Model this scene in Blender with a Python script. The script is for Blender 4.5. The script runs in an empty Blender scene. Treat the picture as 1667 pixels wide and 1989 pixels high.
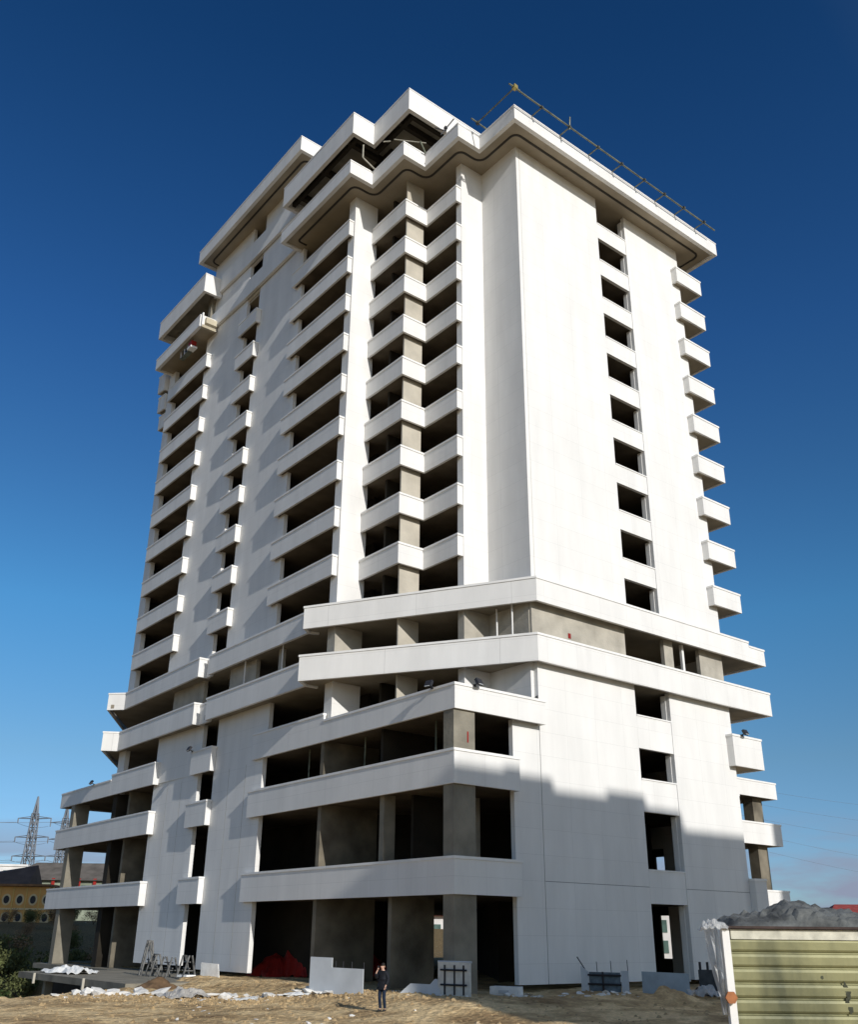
import bpy, bmesh, math, random
from mathutils import Vector, Matrix, noise as mnoise
random.seed(7)
SC = bpy.context.scene
COL = SC.collection
PI = math.pi
# ------------------------------------------------------------------ camera
cam = bpy.data.cameras.new('camera'); camo = bpy.data.objects.new('camera', cam); COL.objects.link(camo)
Rr = (0.7840162220886202, -0.620665927711767, 0.009610914606791168)
Ru = (-0.25077577286192376, -0.3025371521557369, 0.9195557532368559)
Rf = (0.5678292659306953, 0.7233568121910432, 0.3928420127855722)
M = Matrix(((Rr[0], Ru[0], -Rf[0], -36.71757606), (Rr[1], Ru[1], -Rf[1], -36.80929138), (Rr[2], Ru[2], -Rf[2], 0.0), (0, 0, 0, 1)))
camo.matrix_world = M
cam.sensor_fit = 'HORIZONTAL'; cam.sensor_width = 36.0
cam.lens = 1839.76 / 1667 * 36
cam.shift_x = (833.5 - 826.82) / 1667
cam.shift_y = (1028.35 - 994.5) / 1667
cam.clip_start = 0.2; cam.clip_end = 20000
SC.camera = camo
# ------------------------------------------------------------------ light
SUN = Vector((-0.110, -1.0, 0.428)).normalized()
EL = math.asin(SUN.z); AZ = math.atan2(SUN.x, SUN.y)
w = bpy.data.worlds.new('World'); SC.world = w; w.use_nodes = True
nt = w.node_tree; nt.nodes.clear()
def N(nt, t, **k):
    n = nt.nodes.new(t)
    for a, b in k.items(): setattr(n, a, b)
    return n
out = N(nt, 'ShaderNodeOutputWorld'); bg = N(nt, 'ShaderNodeBackground')
sky = N(nt, 'ShaderNodeTexSky', sky_type='NISHITA', sun_disc=False)
sky.sun_elevation = EL; sky.sun_rotation = AZ % (2 * PI); sky.altitude = 300; sky.air_density = 1.0; sky.dust_density = 0.3; sky.ozone_density = 2.0
gam = N(nt, 'ShaderNodeGamma'); gam.inputs[1].default_value = 1.15
hsv = N(nt, 'ShaderNodeHueSaturation'); hsv.inputs['Saturation'].default_value = 1.0; hsv.inputs['Value'].default_value = 1.6
tc = N(nt, 'ShaderNodeTexCoord'); sep = N(nt, 'ShaderNodeSeparateXYZ')
mp = N(nt, 'ShaderNodeMapping'); mp.inputs['Scale'].default_value = (3.2, 3.2, 17)
nz = N(nt, 'ShaderNodeTexNoise'); nz.inputs['Scale'].default_value = 1.6; nz.inputs['Detail'].default_value = 6; nz.inputs['Roughness'].default_value = 0.55
r1 = N(nt, 'ShaderNodeMapRange'); r1.inputs[1].default_value = 0.42; r1.inputs[2].default_value = 0.54; r1.inputs[3].default_value = 0.12
r2 = N(nt, 'ShaderNodeMapRange'); r2.inputs[1].default_value = 0.045; r2.inputs[2].default_value = 0.115; r2.inputs[3].default_value = 1; r2.inputs[4].default_value = 0
mul = N(nt, 'ShaderNodeMath', operation='MULTIPLY'); mx = N(nt, 'ShaderNodeMix', data_type='RGBA')
L = nt.links.new
tr = N(nt, 'ShaderNodeValToRGB'); te = tr.color_ramp.elements
te[0].position = 0.0; te[0].color = (.37, .54, .88, 1); te[1].position = 1.0; te[1].color = (.10, .38, .65, 1)
for p_, c_ in ((.07, (.40, .57, .84, 1)), (.16, (.46, .64, .75, 1)), (.30, (.385, .80, .97, 1)), (.43, (.323, .685, .92, 1)), (.55, (.244, .60, .93, 1)), (.76, (.135, .455, .75, 1))):
    q_ = te.new(p_); q_.color = c_
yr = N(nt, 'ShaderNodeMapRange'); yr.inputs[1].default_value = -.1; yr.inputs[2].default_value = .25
ym = N(nt, 'ShaderNodeMix', data_type='RGBA'); ym.inputs[6].default_value = (1.15, 1.07, .98, 1)  # unseen sun-side sky brightened and warmed to add ambient fill on the walls
tm = N(nt, 'ShaderNodeMix', data_type='RGBA', blend_type='MULTIPLY'); tm.inputs[0].default_value = 1
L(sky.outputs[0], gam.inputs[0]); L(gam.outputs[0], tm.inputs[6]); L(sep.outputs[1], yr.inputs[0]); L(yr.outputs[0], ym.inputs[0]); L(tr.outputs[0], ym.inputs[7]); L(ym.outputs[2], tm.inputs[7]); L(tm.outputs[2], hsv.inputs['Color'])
L(tc.outputs['Generated'], mp.inputs[0]); L(mp.outputs[0], nz.inputs[0]); L(nz.outputs[0], r1.inputs[0])
L(tc.outputs['Generated'], sep.inputs[0]); L(sep.outputs[2], tr.inputs[0]); L(sep.outputs[2], r2.inputs[0])
L(r1.outputs[0], mul.inputs[0]); L(r2.outputs[0], mul.inputs[1])
L(mul.outputs[0], mx.inputs[0]); L(hsv.outputs[0], mx.inputs[6]); mx.inputs[7].default_value = (5.0, 5.8, 7.9, 1)
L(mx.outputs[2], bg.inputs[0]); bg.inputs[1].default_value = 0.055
L(bg.outputs[0], out.inputs[0])
sl = bpy.data.lights.new('sun', 'SUN'); sl.energy = 3.75; sl.angle = math.radians(0.5); sl.color = (1.0, 0.965, 0.905)
so = bpy.data.objects.new('sun', sl); COL.objects.link(so); so.rotation_euler = SUN.to_track_quat('Z', 'Y').to_euler(); so.location = (-60, -90, 60)
SC.view_settings.view_transform = 'Standard'; SC.view_settings.look = 'None'; SC.view_settings.exposure = 0.0; SC.view_settings.gamma = 1
SC.cycles.max_bounces = 6; SC.cycles.diffuse_bounces = 4

# ------------------------------------------------------------------ materials
def mat(name, col, rough=0.8, var=0.1, nscale=1.5, bump=0.0, bscale=20, metal=0.0, spec=0.3, col2=None, detail=5):
    m = bpy.data.materials.new(name); m.use_nodes = True; t = m.node_tree; b = t.nodes['Principled BSDF']
    b.inputs['Roughness'].default_value = rough; b.inputs['Metallic'].default_value = metal
    b.inputs['Specular IOR Level'].default_value = spec
    g = N(t, 'ShaderNodeNewGeometry')
    n = N(t, 'ShaderNodeTexNoise'); n.inputs['Scale'].default_value = nscale; n.inputs['Detail'].default_value = detail
    t.links.new(g.outputs['Position'], n.inputs[0])
    r = N(t, 'ShaderNodeValToRGB')
    c2 = col2 if col2 else tuple(max(0, c * (1 - var * 1.6)) for c in col)
    c1 = tuple(min(1, c * (1 + var)) for c in col) if not col2 else col
    r.color_ramp.elements[0].position = 0.3; r.color_ramp.elements[1].position = 0.7
    r.color_ramp.elements[0].color = (*c2, 1); r.color_ramp.elements[1].color = (*c1, 1)
    t.links.new(n.outputs[0], r.inputs[0]); t.links.new(r.outputs[0], b.inputs['Base Color'])
    if bump:
        n2 = N(t, 'ShaderNodeTexNoise'); n2.inputs['Scale'].default_value = bscale; n2.inputs['Detail'].default_value = 6
        bp = N(t, 'ShaderNodeBump'); bp.inputs['Strength'].default_value = bump; bp.inputs['Distance'].default_value = 0.05
        t.links.new(g.outputs['Position'], n2.inputs[0]); t.links.new(n2.outputs[0], bp.inputs['Height']); t.links.new(bp.outputs[0], b.inputs['Normal'])
    return m
def cladding(name, base=(0.785, 0.775, 0.755), pw=2.4, ph=1.28, joint=0.84, off=0.0):
    m = bpy.data.materials.new(name); m.use_nodes = True; t = m.node_tree; b = t.nodes['Principled BSDF']
    b.inputs['Roughness'].default_value = 0.62; b.inputs['Specular IOR Level'].default_value = 0.22
    g = N(t, 'ShaderNodeNewGeometry'); s = N(t, 'ShaderNodeSeparateXYZ'); a = N(t, 'ShaderNodeMath', operation='ADD'); c = N(t, 'ShaderNodeCombineXYZ')
    t.links.new(g.outputs['Position'], s.inputs[0]); t.links.new(s.outputs[0], a.inputs[0]); t.links.new(s.outputs[1], a.inputs[1])
    t.links.new(a.outputs[0], c.inputs[0]); t.links.new(s.outputs[2], c.inputs[1])
    k = N(t, 'ShaderNodeTexBrick'); k.offset = off; k.squash = 1.0
    k.inputs['Scale'].default_value = 1.0; k.inputs['Brick Width'].default_value = pw; k.inputs['Row Height'].default_value = ph
    k.inputs['Mortar Size'].default_value = 0.008; k.inputs['Mortar Smooth'].default_value = 0.3; k.inputs['Bias'].default_value = 0
    k.inputs['Color1'].default_value = (*base, 1); k.inputs['Color2'].default_value = (*[x * 0.978 for x in base], 1)
    k.inputs['Mortar'].default_value = (*[x * joint * .93 for x in base], 1)
    t.links.new(c.outputs[0], k.inputs['Vector'])
    n = N(t, 'ShaderNodeTexNoise'); n.inputs['Scale'].default_value = 0.35; n.inputs['Detail'].default_value = 8; n.inputs['Roughness'].default_value = .6
    mp_ = N(t, 'ShaderNodeMapping'); mp_.inputs['Scale'].default_value = (2.2, 2.2, .45)
    t.links.new(g.outputs['Position'], mp_.inputs[0]); t.links.new(mp_.outputs[0], n.inputs[0])
    r = N(t, 'ShaderNodeMapRange'); r.inputs[1].default_value = 0.3; r.inputs[2].default_value = 0.7; r.inputs[3].default_value = 0.90; r.inputs[4].default_value = 1.03
    t.links.new(n.outputs[0], r.inputs[0])
    x = N(t, 'ShaderNodeMix', data_type='RGBA', blend_type='MULTIPLY'); x.inputs[0].default_value = 1
    t.links.new(k.outputs[0], x.inputs[6]); t.links.new(r.outputs[0], x.inputs[7]); t.links.new(x.outputs[2], b.inputs['Base Color'])
    bp = N(t, 'ShaderNodeBump'); bp.inputs['Strength'].default_value = 0.15; bp.inputs['Distance'].default_value = 0.006; bp.invert = True
    t.links.new(k.outputs['Fac'], bp.inputs['Height']); t.links.new(bp.outputs[0], b.inputs['Normal'])
    return m
MW = cladding('white_cladding')
MC = mat('coping_white', (0.80, 0.79, 0.77), 0.6, 0.05, 1.2)
MCON = mat('raw_concrete', (0.235, 0.215, 0.172), 0.9, 0.18, 0.8, 0.35, 6)
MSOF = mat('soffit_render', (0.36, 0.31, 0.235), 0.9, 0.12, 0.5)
MPALE = mat('pale_concrete', (0.50, 0.46, 0.385), 0.9, 0.12, 0.7, 0.25, 6)
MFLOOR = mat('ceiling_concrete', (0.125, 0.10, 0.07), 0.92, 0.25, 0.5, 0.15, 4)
MCROSS = mat('dark_concrete', (0.18, 0.158, 0.12), 0.95, 0.3, 0.7, 0.25, 5)  # darker mottled concrete for the cross walls and east columns
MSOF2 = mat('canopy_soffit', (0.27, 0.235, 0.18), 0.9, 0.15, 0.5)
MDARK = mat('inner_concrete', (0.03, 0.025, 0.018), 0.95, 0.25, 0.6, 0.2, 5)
MJ = mat('dark_joint', (0.12, 0.12, 0.12), 0.9, 0.05)  # dark grey of the cladding joints
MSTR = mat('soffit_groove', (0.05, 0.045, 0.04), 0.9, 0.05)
MBLOCK = mat('grey_block_wall', (0.43, 0.40, 0.34), 0.9, 0.14, 0.9, 0.3, 8)
MSTEEL = mat('galvanised_tube', (0.20, 0.21, 0.15), 0.5, 0.3, 3, metal=0.4)
MBLK = mat('black_metal', (0.025, 0.025, 0.03), 0.5, 0.1)
MRED = mat('red_plastic', (0.30, 0.018, 0.013), 0.5, 0.2)
MWP = mat('white_foam', (0.82, 0.82, 0.80), 0.9, 0.08, 3, 0.3, 15)
MPANEL = mat('blue_grey_board', (0.50, 0.53, 0.56), 0.7, 0.08, 1)
MYG = None

# ------------------------------------------------------------------ mesh helpers
class MB:
    def __init__(s): s.v = []; s.f = []
    def add(s, vs, fs):
        o = len(s.v); s.v += [tuple(v) for v in vs]; s.f += [tuple(i + o for i in f) for f in fs]; return s
    def box(s, x0, x1, y0, y1, z0, z1):
        return s.add([(x0,y0,z0),(x1,y0,z0),(x1,y1,z0),(x0,y1,z0),(x0,y0,z1),(x1,y0,z1),(x1,y1,z1),(x0,y1,z1)],
                     [(0,3,2,1),(4,5,6,7),(0,1,5,4),(1,2,6,5),(2,3,7,6),(3,0,4,7)])
    def obox(s, c, sx, sy, sz, rz=0, rx=0, ry=0):
        m = Matrix.Translation(c) @ Matrix.Rotation(rz, 4, 'Z') @ Matrix.Rotation(rx, 4, 'X') @ Matrix.Rotation(ry, 4, 'Y')
        vs = [m @ Vector((a*sx/2, b*sy/2, d*sz/2)) for d in (-1, 1) for a, b in ((-1,-1),(1,-1),(1,1),(-1,1))]
        return s.add(vs, [(0,3,2,1),(4,5,6,7),(0,1,5,4),(1,2,6,5),(2,3,7,6),(3,0,4,7)])
    def prism(s, poly, z0, z1):
        a = sum(poly[i][0]*poly[(i+1) % len(poly)][1] - poly[(i+1) % len(poly)][0]*poly[i][1] for i in range(len(poly)))
        if a < 0: poly = poly[::-1]
        n = len(poly)
        vs = [(x, y, z0) for x, y in poly] + [(x, y, z1) for x, y in poly]
        fs = [tuple(range(n))[::-1], tuple(range(n, 2*n))] + [(i, (i+1) % n, n + (i+1) % n, n + i) for i in range(n)]
        return s.add(vs, fs)
    def strip(s, path, z0, z1, th, grow=0.0):
        O = offs(path, -grow) if grow else path
        I = offs(path, th)
        if grow:
            def ext(P, k):
                a, b = Vector(P[0]), Vector(P[1]); P = list(P)
                return P
        n = len(path)
        vs = [(x,y,z0) for x,y in O] + [(x,y,z1) for x,y in O] + [(x,y,z0) for x,y in I] + [(x,y,z1) for x,y in I]
        fs = []
        for i in range(n-1):
            a, b, c, d = i, i+1, n+i+1, n+i
            e, f, g, h = 2*n+i, 2*n+i+1, 3*n+i+1, 3*n+i
            fs += [(b,a,d,c), (e,f,g,h), (d,h,g,c), (a,b,f,e)]
        fs += [(0, 2*n, 3*n, n), (n-1, 2*n-1, 4*n-1, 3*n-1)]
        return s.add(vs, fs)
    def tube(s, p, q, r, n=8, r2=None):
        p, q = Vector(p), Vector(q); d = (q-p).normalized(); r2 = r if r2 is None else r2
        u = d.cross(Vector((0,0,1))) if abs(d.z) < .95 else d.cross(Vector((1,0,0)))
        u.normalize(); v = d.cross(u)
        A = [p + r*(math.cos(2*PI*i/n)*u + math.sin(2*PI*i/n)*v) for i in range(n)]
        B = [q + r2*(math.cos(2*PI*i/n)*u + math.sin(2*PI*i/n)*v) for i in range(n)]
        return s.add(A+B, [tuple(range(n))[::-1], tuple(range(n, 2*n))] + [(i, (i+1) % n, n+(i+1) % n, n+i) for i in range(n)])
    def build(s, name, m, parent=None, smooth=False, fix=True):
        me = bpy.data.meshes.new(name); me.from_pydata(s.v, [], s.f); me.update()
        if fix:
            b = bmesh.new(); b.from_mesh(me); bmesh.ops.recalc_face_normals(b, faces=b.faces); b.to_mesh(me); b.free()
        o = bpy.data.objects.new(name, me); COL.objects.link(o)
        for q in (m if isinstance(m, (list, tuple)) else [m]): me.materials.append(q)
        if parent: o.parent = parent
        if smooth:
            for p in me.polygons: p.use_smooth = True
        return o
def offs(path, d):
    """offset an open 2-D path to its right by d, mitred"""
    P = [Vector(p) for p in path]; n = len(P); R = []
    def nr(a, b):
        t = (b-a).normalized(); return Vector((t.y, -t.x))
    for i in range(n):
        if i == 0: R.append(P[0] + nr(P[0], P[1])*d)
        elif i == n-1: R.append(P[-1] + nr(P[-2], P[-1])*d)
        else:
            a, b = nr(P[i-1], P[i]), nr(P[i], P[i+1]); m = (a+b)
            m = m / max(0.2, m.dot(a)); R.append(P[i] + m*d)
    return [(p.x, p.y) for p in R]
def tag(o, label=None, cat=None, group=None, kind=None):
    if label: o['label'] = label
    if cat: o['category'] = cat
    if group: o['group'] = group
    if kind: o['kind'] = kind
    return o
def thing(name, label, cat, loc=(0,0,0), rz=0, group=None):
    o = bpy.data.objects.new(name, None); COL.objects.link(o); o.location = loc; o.rotation_euler = (0,0,rz); o.empty_display_size = 0.5
    return tag(o, label, cat, group)
def copy_tree(o, parent=None):
    c = o.copy(); COL.objects.link(c)
    if parent: c.parent = parent
    for ch in list(o.children): copy_tree(ch, c)
    return c

# ------------------------------------------------------------------ ground
def sm(a, b, x):
    t = min(1, max(0, (x-a)/(b-a))); return t*t*(3-2*t)
def gz(x, y, rough=True):
    z = -2.90 + 0.40*sm(-13, -8.0, x)*sm(-9, -2.5, y)*(1-sm(60, 70, y)) + 0.05*sm(2, 8, x)
    edge = 18.2 + 0.53*(x + 14.3)
    edge = min(edge, 21.5) if x < -6 else 21.5
    if x < -5.0 or y > 60:
        p = sm(edge - .3, edge + 1.6, y)*(1 - sm(-5.2, -4.6, x)*(1 - sm(58, 62, y)))
        z -= 4.2*p*(1 - sm(20, 50, x))
    z += (3.9*sm(62, 112, y) + 4.2*sm(62, 112, y)*(1 - sm(20, 50, x)))*(1-sm(110, 200, x))
    d = math.hypot(x+12, y+2)
    if rough and d < 80:
        k = 1 - sm(40, 80, d)
        v = Vector((x, y, 0))
        a = mnoise.noise(v*0.22)*0.16 + mnoise.noise(v*0.8)*0.075 + mnoise.noise(v*2.3)*0.035
        if y > -8 and x < -8: a += abs(mnoise.noise(v*1.3))*0.16*sm(4, 12, y)
        z += a*k*(1 - sm(-7, -5.5, x)*sm(0.4, 1.5, y)*0.7)
    if d >= 120:
        z += mnoise.noise(Vector((x, y, 0))*0.01)*0.8
    return z
def axis(lo, hi, step, far):
    a = []; x = lo
    while x <= hi: a.append(x); x += step
    s = step; r = []; x = hi
    while x < far: s *= 1.22; x += s; r.append(x)
    s = step; l = []; x = lo
    while x > -far: s *= 1.22; x -= s; l.append(x)
    return l[::-1] + a + r
xs = axis(-30, 12, 0.21, 9000); ys = axis(-20, 24, 0.21, 9000)
gv = [(x, y, gz(x, y)) for y in ys for x in xs]
nx = len(xs); gf = [(j*nx+i, j*nx+i+1, (j+1)*nx+i+1, (j+1)*nx+i) for j in range(len(ys)-1) for i in range(nx-1)]
me = bpy.data.meshes.new('ground'); me.from_pydata(gv, [], gf); me.update()
for p in me.polygons: p.use_smooth = True
ground = bpy.data.objects.new('ground', me); COL.objects.link(ground); tag(ground, kind='structure')
m = bpy.data.materials.new('dirt'); m.use_nodes = True; t = m.node_tree; b = t.nodes['Principled BSDF']; b.inputs['Roughness'].default_value = .97; b.inputs['Specular IOR Level'].default_value = .1
g = N(t, 'ShaderNodeNewGeometry'); sp = N(t, 'ShaderNodeSeparateXYZ'); t.links.new(g.outputs['Position'], sp.inputs[0])
n1 = N(t, 'ShaderNodeTexNoise'); n1.inputs['Scale'].default_value = .35; n1.inputs['Detail'].default_value = 9; n1.inputs['Roughness'].default_value = .65
n2 = N(t, 'ShaderNodeTexNoise'); n2.inputs['Scale'].default_value = 6; n2.inputs['Detail'].default_value = 8; n2.inputs['Roughness'].default_value = .7
vo = N(t, 'ShaderNodeTexVoronoi'); vo.inputs['Scale'].default_value = 3.3
for q in (n1, n2, vo): t.links.new(g.outputs['Position'], q.inputs[0])
cr = N(t, 'ShaderNodeValToRGB'); e = cr.color_ramp.elements
e[0].position = .34; e[0].color = (.33, .215, .11, 1); e[1].position = .56; e[1].color = (.86, .64, .355, 1)
x1 = e.new(.5); x1.color = (.66, .47, .25, 1)
t.links.new(n1.outputs[0], cr.inputs[0])
mr = N(t, 'ShaderNodeMapRange'); mr.inputs[1].default_value = .3; mr.inputs[2].default_value = .7; mr.inputs[3].default_value = .62; mr.inputs[4].default_value = 1.15
t.links.new(n2.outputs[0], mr.inputs[0])
mm = N(t, 'ShaderNodeMix', data_type='RGBA', blend_type='MULTIPLY'); mm.inputs[0].default_value = 1
t.links.new(cr.outputs[0], mm.inputs[6]); t.links.new(mr.outputs[0], mm.inputs[7])
# grass / dark soil on the far bank and in the pit
gm = N(t, 'ShaderNodeMapRange'); gm.inputs[1].default_value = 22; gm.inputs[2].default_value = 30; t.links.new(sp.outputs[1], gm.inputs[0])
gc = N(t, 'ShaderNodeValToRGB'); gc.color_ramp.elements[0].color = (.14, .10, .045, 1); gc.color_ramp.elements[1].color = (.34, .24, .12, 1)
gc.color_ramp.elements[0].position = .4; gc.color_ramp.elements[1].position = .65
t.links.new(n2.outputs[0], gc.inputs[0])
m3 = N(t, 'ShaderNodeMix', data_type='RGBA'); t.links.new(gm.outputs[0], m3.inputs[0]); t.links.new(mm.outputs[2], m3.inputs[6]); t.links.new(gc.outputs[0], m3.inputs[7])
t.links.new(m3.outputs[2], b.inputs['Base Color'])
bm_ = N(t, 'ShaderNodeBump'); bm_.inputs['Strength'].default_value = .9; bm_.inputs['Distance'].default_value = .12
ad = N(t, 'ShaderNodeMath', operation='ADD'); t.links.new(n2.outputs[0], ad.inputs[0]); t.links.new(vo.outputs[0], ad.inputs[1])
t.links.new(ad.outputs[0], bm_.inputs['Height']); t.links.new(bm_.outputs[0], b.inputs['Normal'])
me.materials.append(m)
MDIRT = m

# ------------------------------------------------------------------ the tower
TW = thing('apartment_tower', 'unfinished white apartment tower with stacked balconies and a stepped flat roof', 'building', (6, 27, -2.6))
TWo = Vector((6, 27, -2.6))
class TMB(MB):
    """building parts are written in site coordinates and stored relative to the tower"""
    def build(s, name, m, parent=TW, **k):
        if parent is TW: s.v = [(x-6, y-27, z+2.6) for x, y, z in s.v]
        else: s.v = [(x-6, y-27, z+2.6) for x, y, z in s.v]
        return MB.build(s, name, m, parent, **k)
H = 3.4
T = lambda k: 49.644 - (k-1)*H
B = lambda k: 48.242 - (k-1)*H
RT, RB, UT, UB, CT, CB = 53.04, 51.8, 57.67, 55.63, 61.72, 60.24
U1T, U1B, U2T, U2B, L1TT, L1T, L1B, L2T, L2B, L3T, L3B = 19.04, 17.56, 15.64, 14.02, 12.24, 11.84, 10.51, 8.53, 6.82, 3.46, 1.75
def band(name, path, z0, z1, th=.16, cope=.13, lip=.045, sub='coping', label=None):
    o = TMB().strip(path, z0, z1 - cope, th).build(name, MW)
    TMB().strip(path, z1 - cope, z1, th + .05, lip).build(sub, MC, o)
    if label: o['label'] = label
    return o

def wall(name, boxes, m=MW, label=None):
    b = TMB()
    for q in boxes: b.box(*q)
    o = b.build(name, m)
    if label: o['label'] = label
    return o
ZT = 52.0     # walls run up into the cornice slab
# ---- south facade
S = []
wall('south_wall', [(0, 8.35, 0, .3, U1B+.6, ZT)])
wall('south_wall', [(11.6, 18.1, 0, .3, U1B+.6, ZT)])
for k in range(1, 10):      # spandrels of the south window column
    wall('window_spandrel', [(8.35, 11.57, .012, .25, B(k), T(k)-.06)])
    TMB().box(8.37, 11.58, -.03, .3, T(k)-.06, T(k)+.02).build('window_sill', MC)
for k in range(1, 11):      # jamb linings
    wall('window_reveal', [(11.57, 11.63, .3, .62, max(T(k), U1T-.3), B(k-1))], MC)
# base south wall
wall('base_wall', [(.24, 8.5, 0, .3, -2.2, U2B+.4)])
wall('base_wall', [(11.8, 18.1, 0, .3, -2.2, U2B+.4)])
wall('base_wall', [(-1.8, .2, 0, .3, -2.2, 10.6)])
TMB().box(.195, .245, .02, .2, -2.2, 12.2).build('expansion_joint', MJ)
TMB().box(.26, 8.49, -.004, .01, 2.555, 2.58).build('expansion_joint', MJ)
TMB().box(11.81, 18.09, -.004, .01, 2.555, 2.58).build('expansion_joint', MJ)
for z0, z1 in ((U2B-1.7, 10.33), (8.55, 6.68), (3.5, 1.70)):
    z0, z1 = min(z0, z1), max(z0, z1)
    wall('window_spandrel', [(8.52, 11.77, .012, .25, z0, z1-.06)])
    TMB().box(8.52, 11.78, -.03, .3, z1-.06, z1+.02).build('window_sill', MC)
for z0, z1 in ((12.35, 14.0), (8.6, 10.3), (3.55, 6.65), (-2.3, 1.65)):
    wall('window_reveal', [(11.77, 11.83, .3, .66, z0, z1)], MC)
TMB().box(.30, .325, -.004, .02, U1T, 51.9).build('expansion_joint', MBLOCK)
# ---- stepped south-west corner: returns and pillars, clad above the canopies and just below them
for z0, z1, mt_ in ((U1B+.6, ZT, MW), (L1T-.5, U2B+.4, MW), (U2B+.4, U1B+.6, MBLOCK)):
    nm = 'corner_pillar' if mt_ is MW else 'block_pier'
    wall(nm, [(0.002, .3, .302, 3.66, z0, z1)], mt_)
    wall(nm, [(-1.99, .3, 3.662, 4.22, z0, z1)], mt_)
    wall(nm, [(-6.0, -3.96, 11.35, 12.2, z0, z1)], mt_)
    wall('concrete_column', [(-3.97, -2.42, 7.5, 7.62, z0+.01, z1-.01)], MPALE)
# between the canopies on the south side: block infill and posts
wall('block_infill', [(.05, 8.1, .12, .3, U2B+.4, U1B+.6)], MBLOCK)
wall('block_infill', [(11.9, 12.8, .12, .4, U2B+.4, U1B+.6)], MBLOCK)
wall('block_infill', [(15.6, 18.1, .12, .4, U2B+.4, U1B+.6)], MBLOCK)
wall('white_post', [(13.75, 13.95, .12, .3, U2B+.4, U1B+.6)], MC)
TMB().obox((3.1, .1, 16.2), .22, .02, .3).build('paint_mark', MRED)
# ---- west facade of the tower
for z0, z1 in ((U1B+.2, ZT), (10.6, U2B+.4)):
    wall('west_wall', [(-6.0, -5.7, 18.95, 26.3, z0, z1)])
for z0, z1 in ((U1B+.2, ZT), ):
    TMB().prism([(-6.0, 28.6), (-5.7, 28.6), (-5.9, 36.1), (-6.2, 36.1)], z0, z1).build('west_wall', MW)
TMB().prism([(-6.0, 28.7), (-5.7, 28.7), (-5.9, 36.3), (-6.2, 36.3)], 10.6, U2B+.4).build('west_wall', MW)
for z0, z1 in ((U1B+.2, ZT), (10.6, U2B+.4)):
    wall('west_wall', [(-6.2, -5.8, 43.1, 44.5, z0, z1)])
wall('west_wall', [(-6.0, -5.7, 19.35, 26.4, -2.25, 10.6)])
TMB().prism([(-6.0, 28.9), (-5.7, 28.9), (-5.8, 36.5), (-6.1, 36.5)], -2.1, 10.6).build('west_wall', MW)
for yy in (21.6, 24.0, 31.5, 33.9):
    xj = -6.004 - (.1*(yy-28.9)/7.6 if yy > 30 else 0)
    TMB().box(xj, xj+.05, yy, yy+.03, -2.0, 10.4).build('expansion_joint', MBLOCK)
for z0, z1 in ((L3B, L3T), ):
    pass
wall('gap_wall', [(-5.9, -5.6, 29.6, 35.0, U2B+.4, U1B+.2)], MBLOCK)
wall('gap_wall', [(-5.9, -5.6, 21.5, 25.4, U2B+.4, U1B+.2)], MBLOCK)
wall('gap_wall', [(-5.9, -5.6, 18.0, 18.4, U2B+.4, U1B+.2)], MBLOCK)
wall('inner_wall', [(-6.0, -2.8, 44.52, 44.7, U1T, ZT)], MDARK)
wall('inner_wall', [(-2.79, -2.7, 43.0, 44.5, U1T, ZT)], MDARK)
for x_, y_ in ((-.45, 1.2), (-.55, 2.4), (-6.3, 17.2), (-6.3, 22.4)):
    TMB().tube((x_, y_, U2B+.45), (x_, y_, U1B+.1), .05).build('steel_prop', MC)
for x_, y_ in ((-4.9, 9.2), (-5.1, 15.0), (-4.6, 3.0)):
    TMB().tube((x_, y_, L2B+.4), (x_, y_, L1B+.12), .05).build('steel_prop', MSTEEL)
# window posts in the narrow slot
for z0, z1 in ((U1B, ZT), (-2.3, U2B+.4)):
    wall('slot_post', [(-5.0, -4.7, 27.2, 27.6, z0, z1)], MCON)
# ---- the central block above the cornice
wall('upper_wall', [(-6.0, -5.7, 19.6, 26.3, ZT, CB+.3)])
TMB().prism([(-6.0, 28.6), (-5.7, 28.6), (-5.9, 35.9), (-6.2, 35.9)], ZT, CB+.3).build('upper_wall', MW)
wall('upper_wall', [(-5.7, 14, 19.6, 19.9, ZT, CB+.3)])
wall('upper_wall', [(-5.9, 14, 35.6, 35.9, ZT, CB+.3)])
wall('slot_infill', [(-5.95, -5.7, 26.3, 28.6, 52.3, 54.1)])
wall('slot_infill', [(-5.95, -5.7, 26.3, 28.6, 56.1, 58.1)])
for z0, z1 in ((52.35, 54.1), (56.15, 58.15)):
    b = TMB().strip([(-6.0, 19.55), (-6.32, 19.55), (-6.32, 28.6), (-6.50, 36.0), (-6.1, 36.0)], z0, z1, .25)
    b.build('belt_course', MW)
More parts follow.
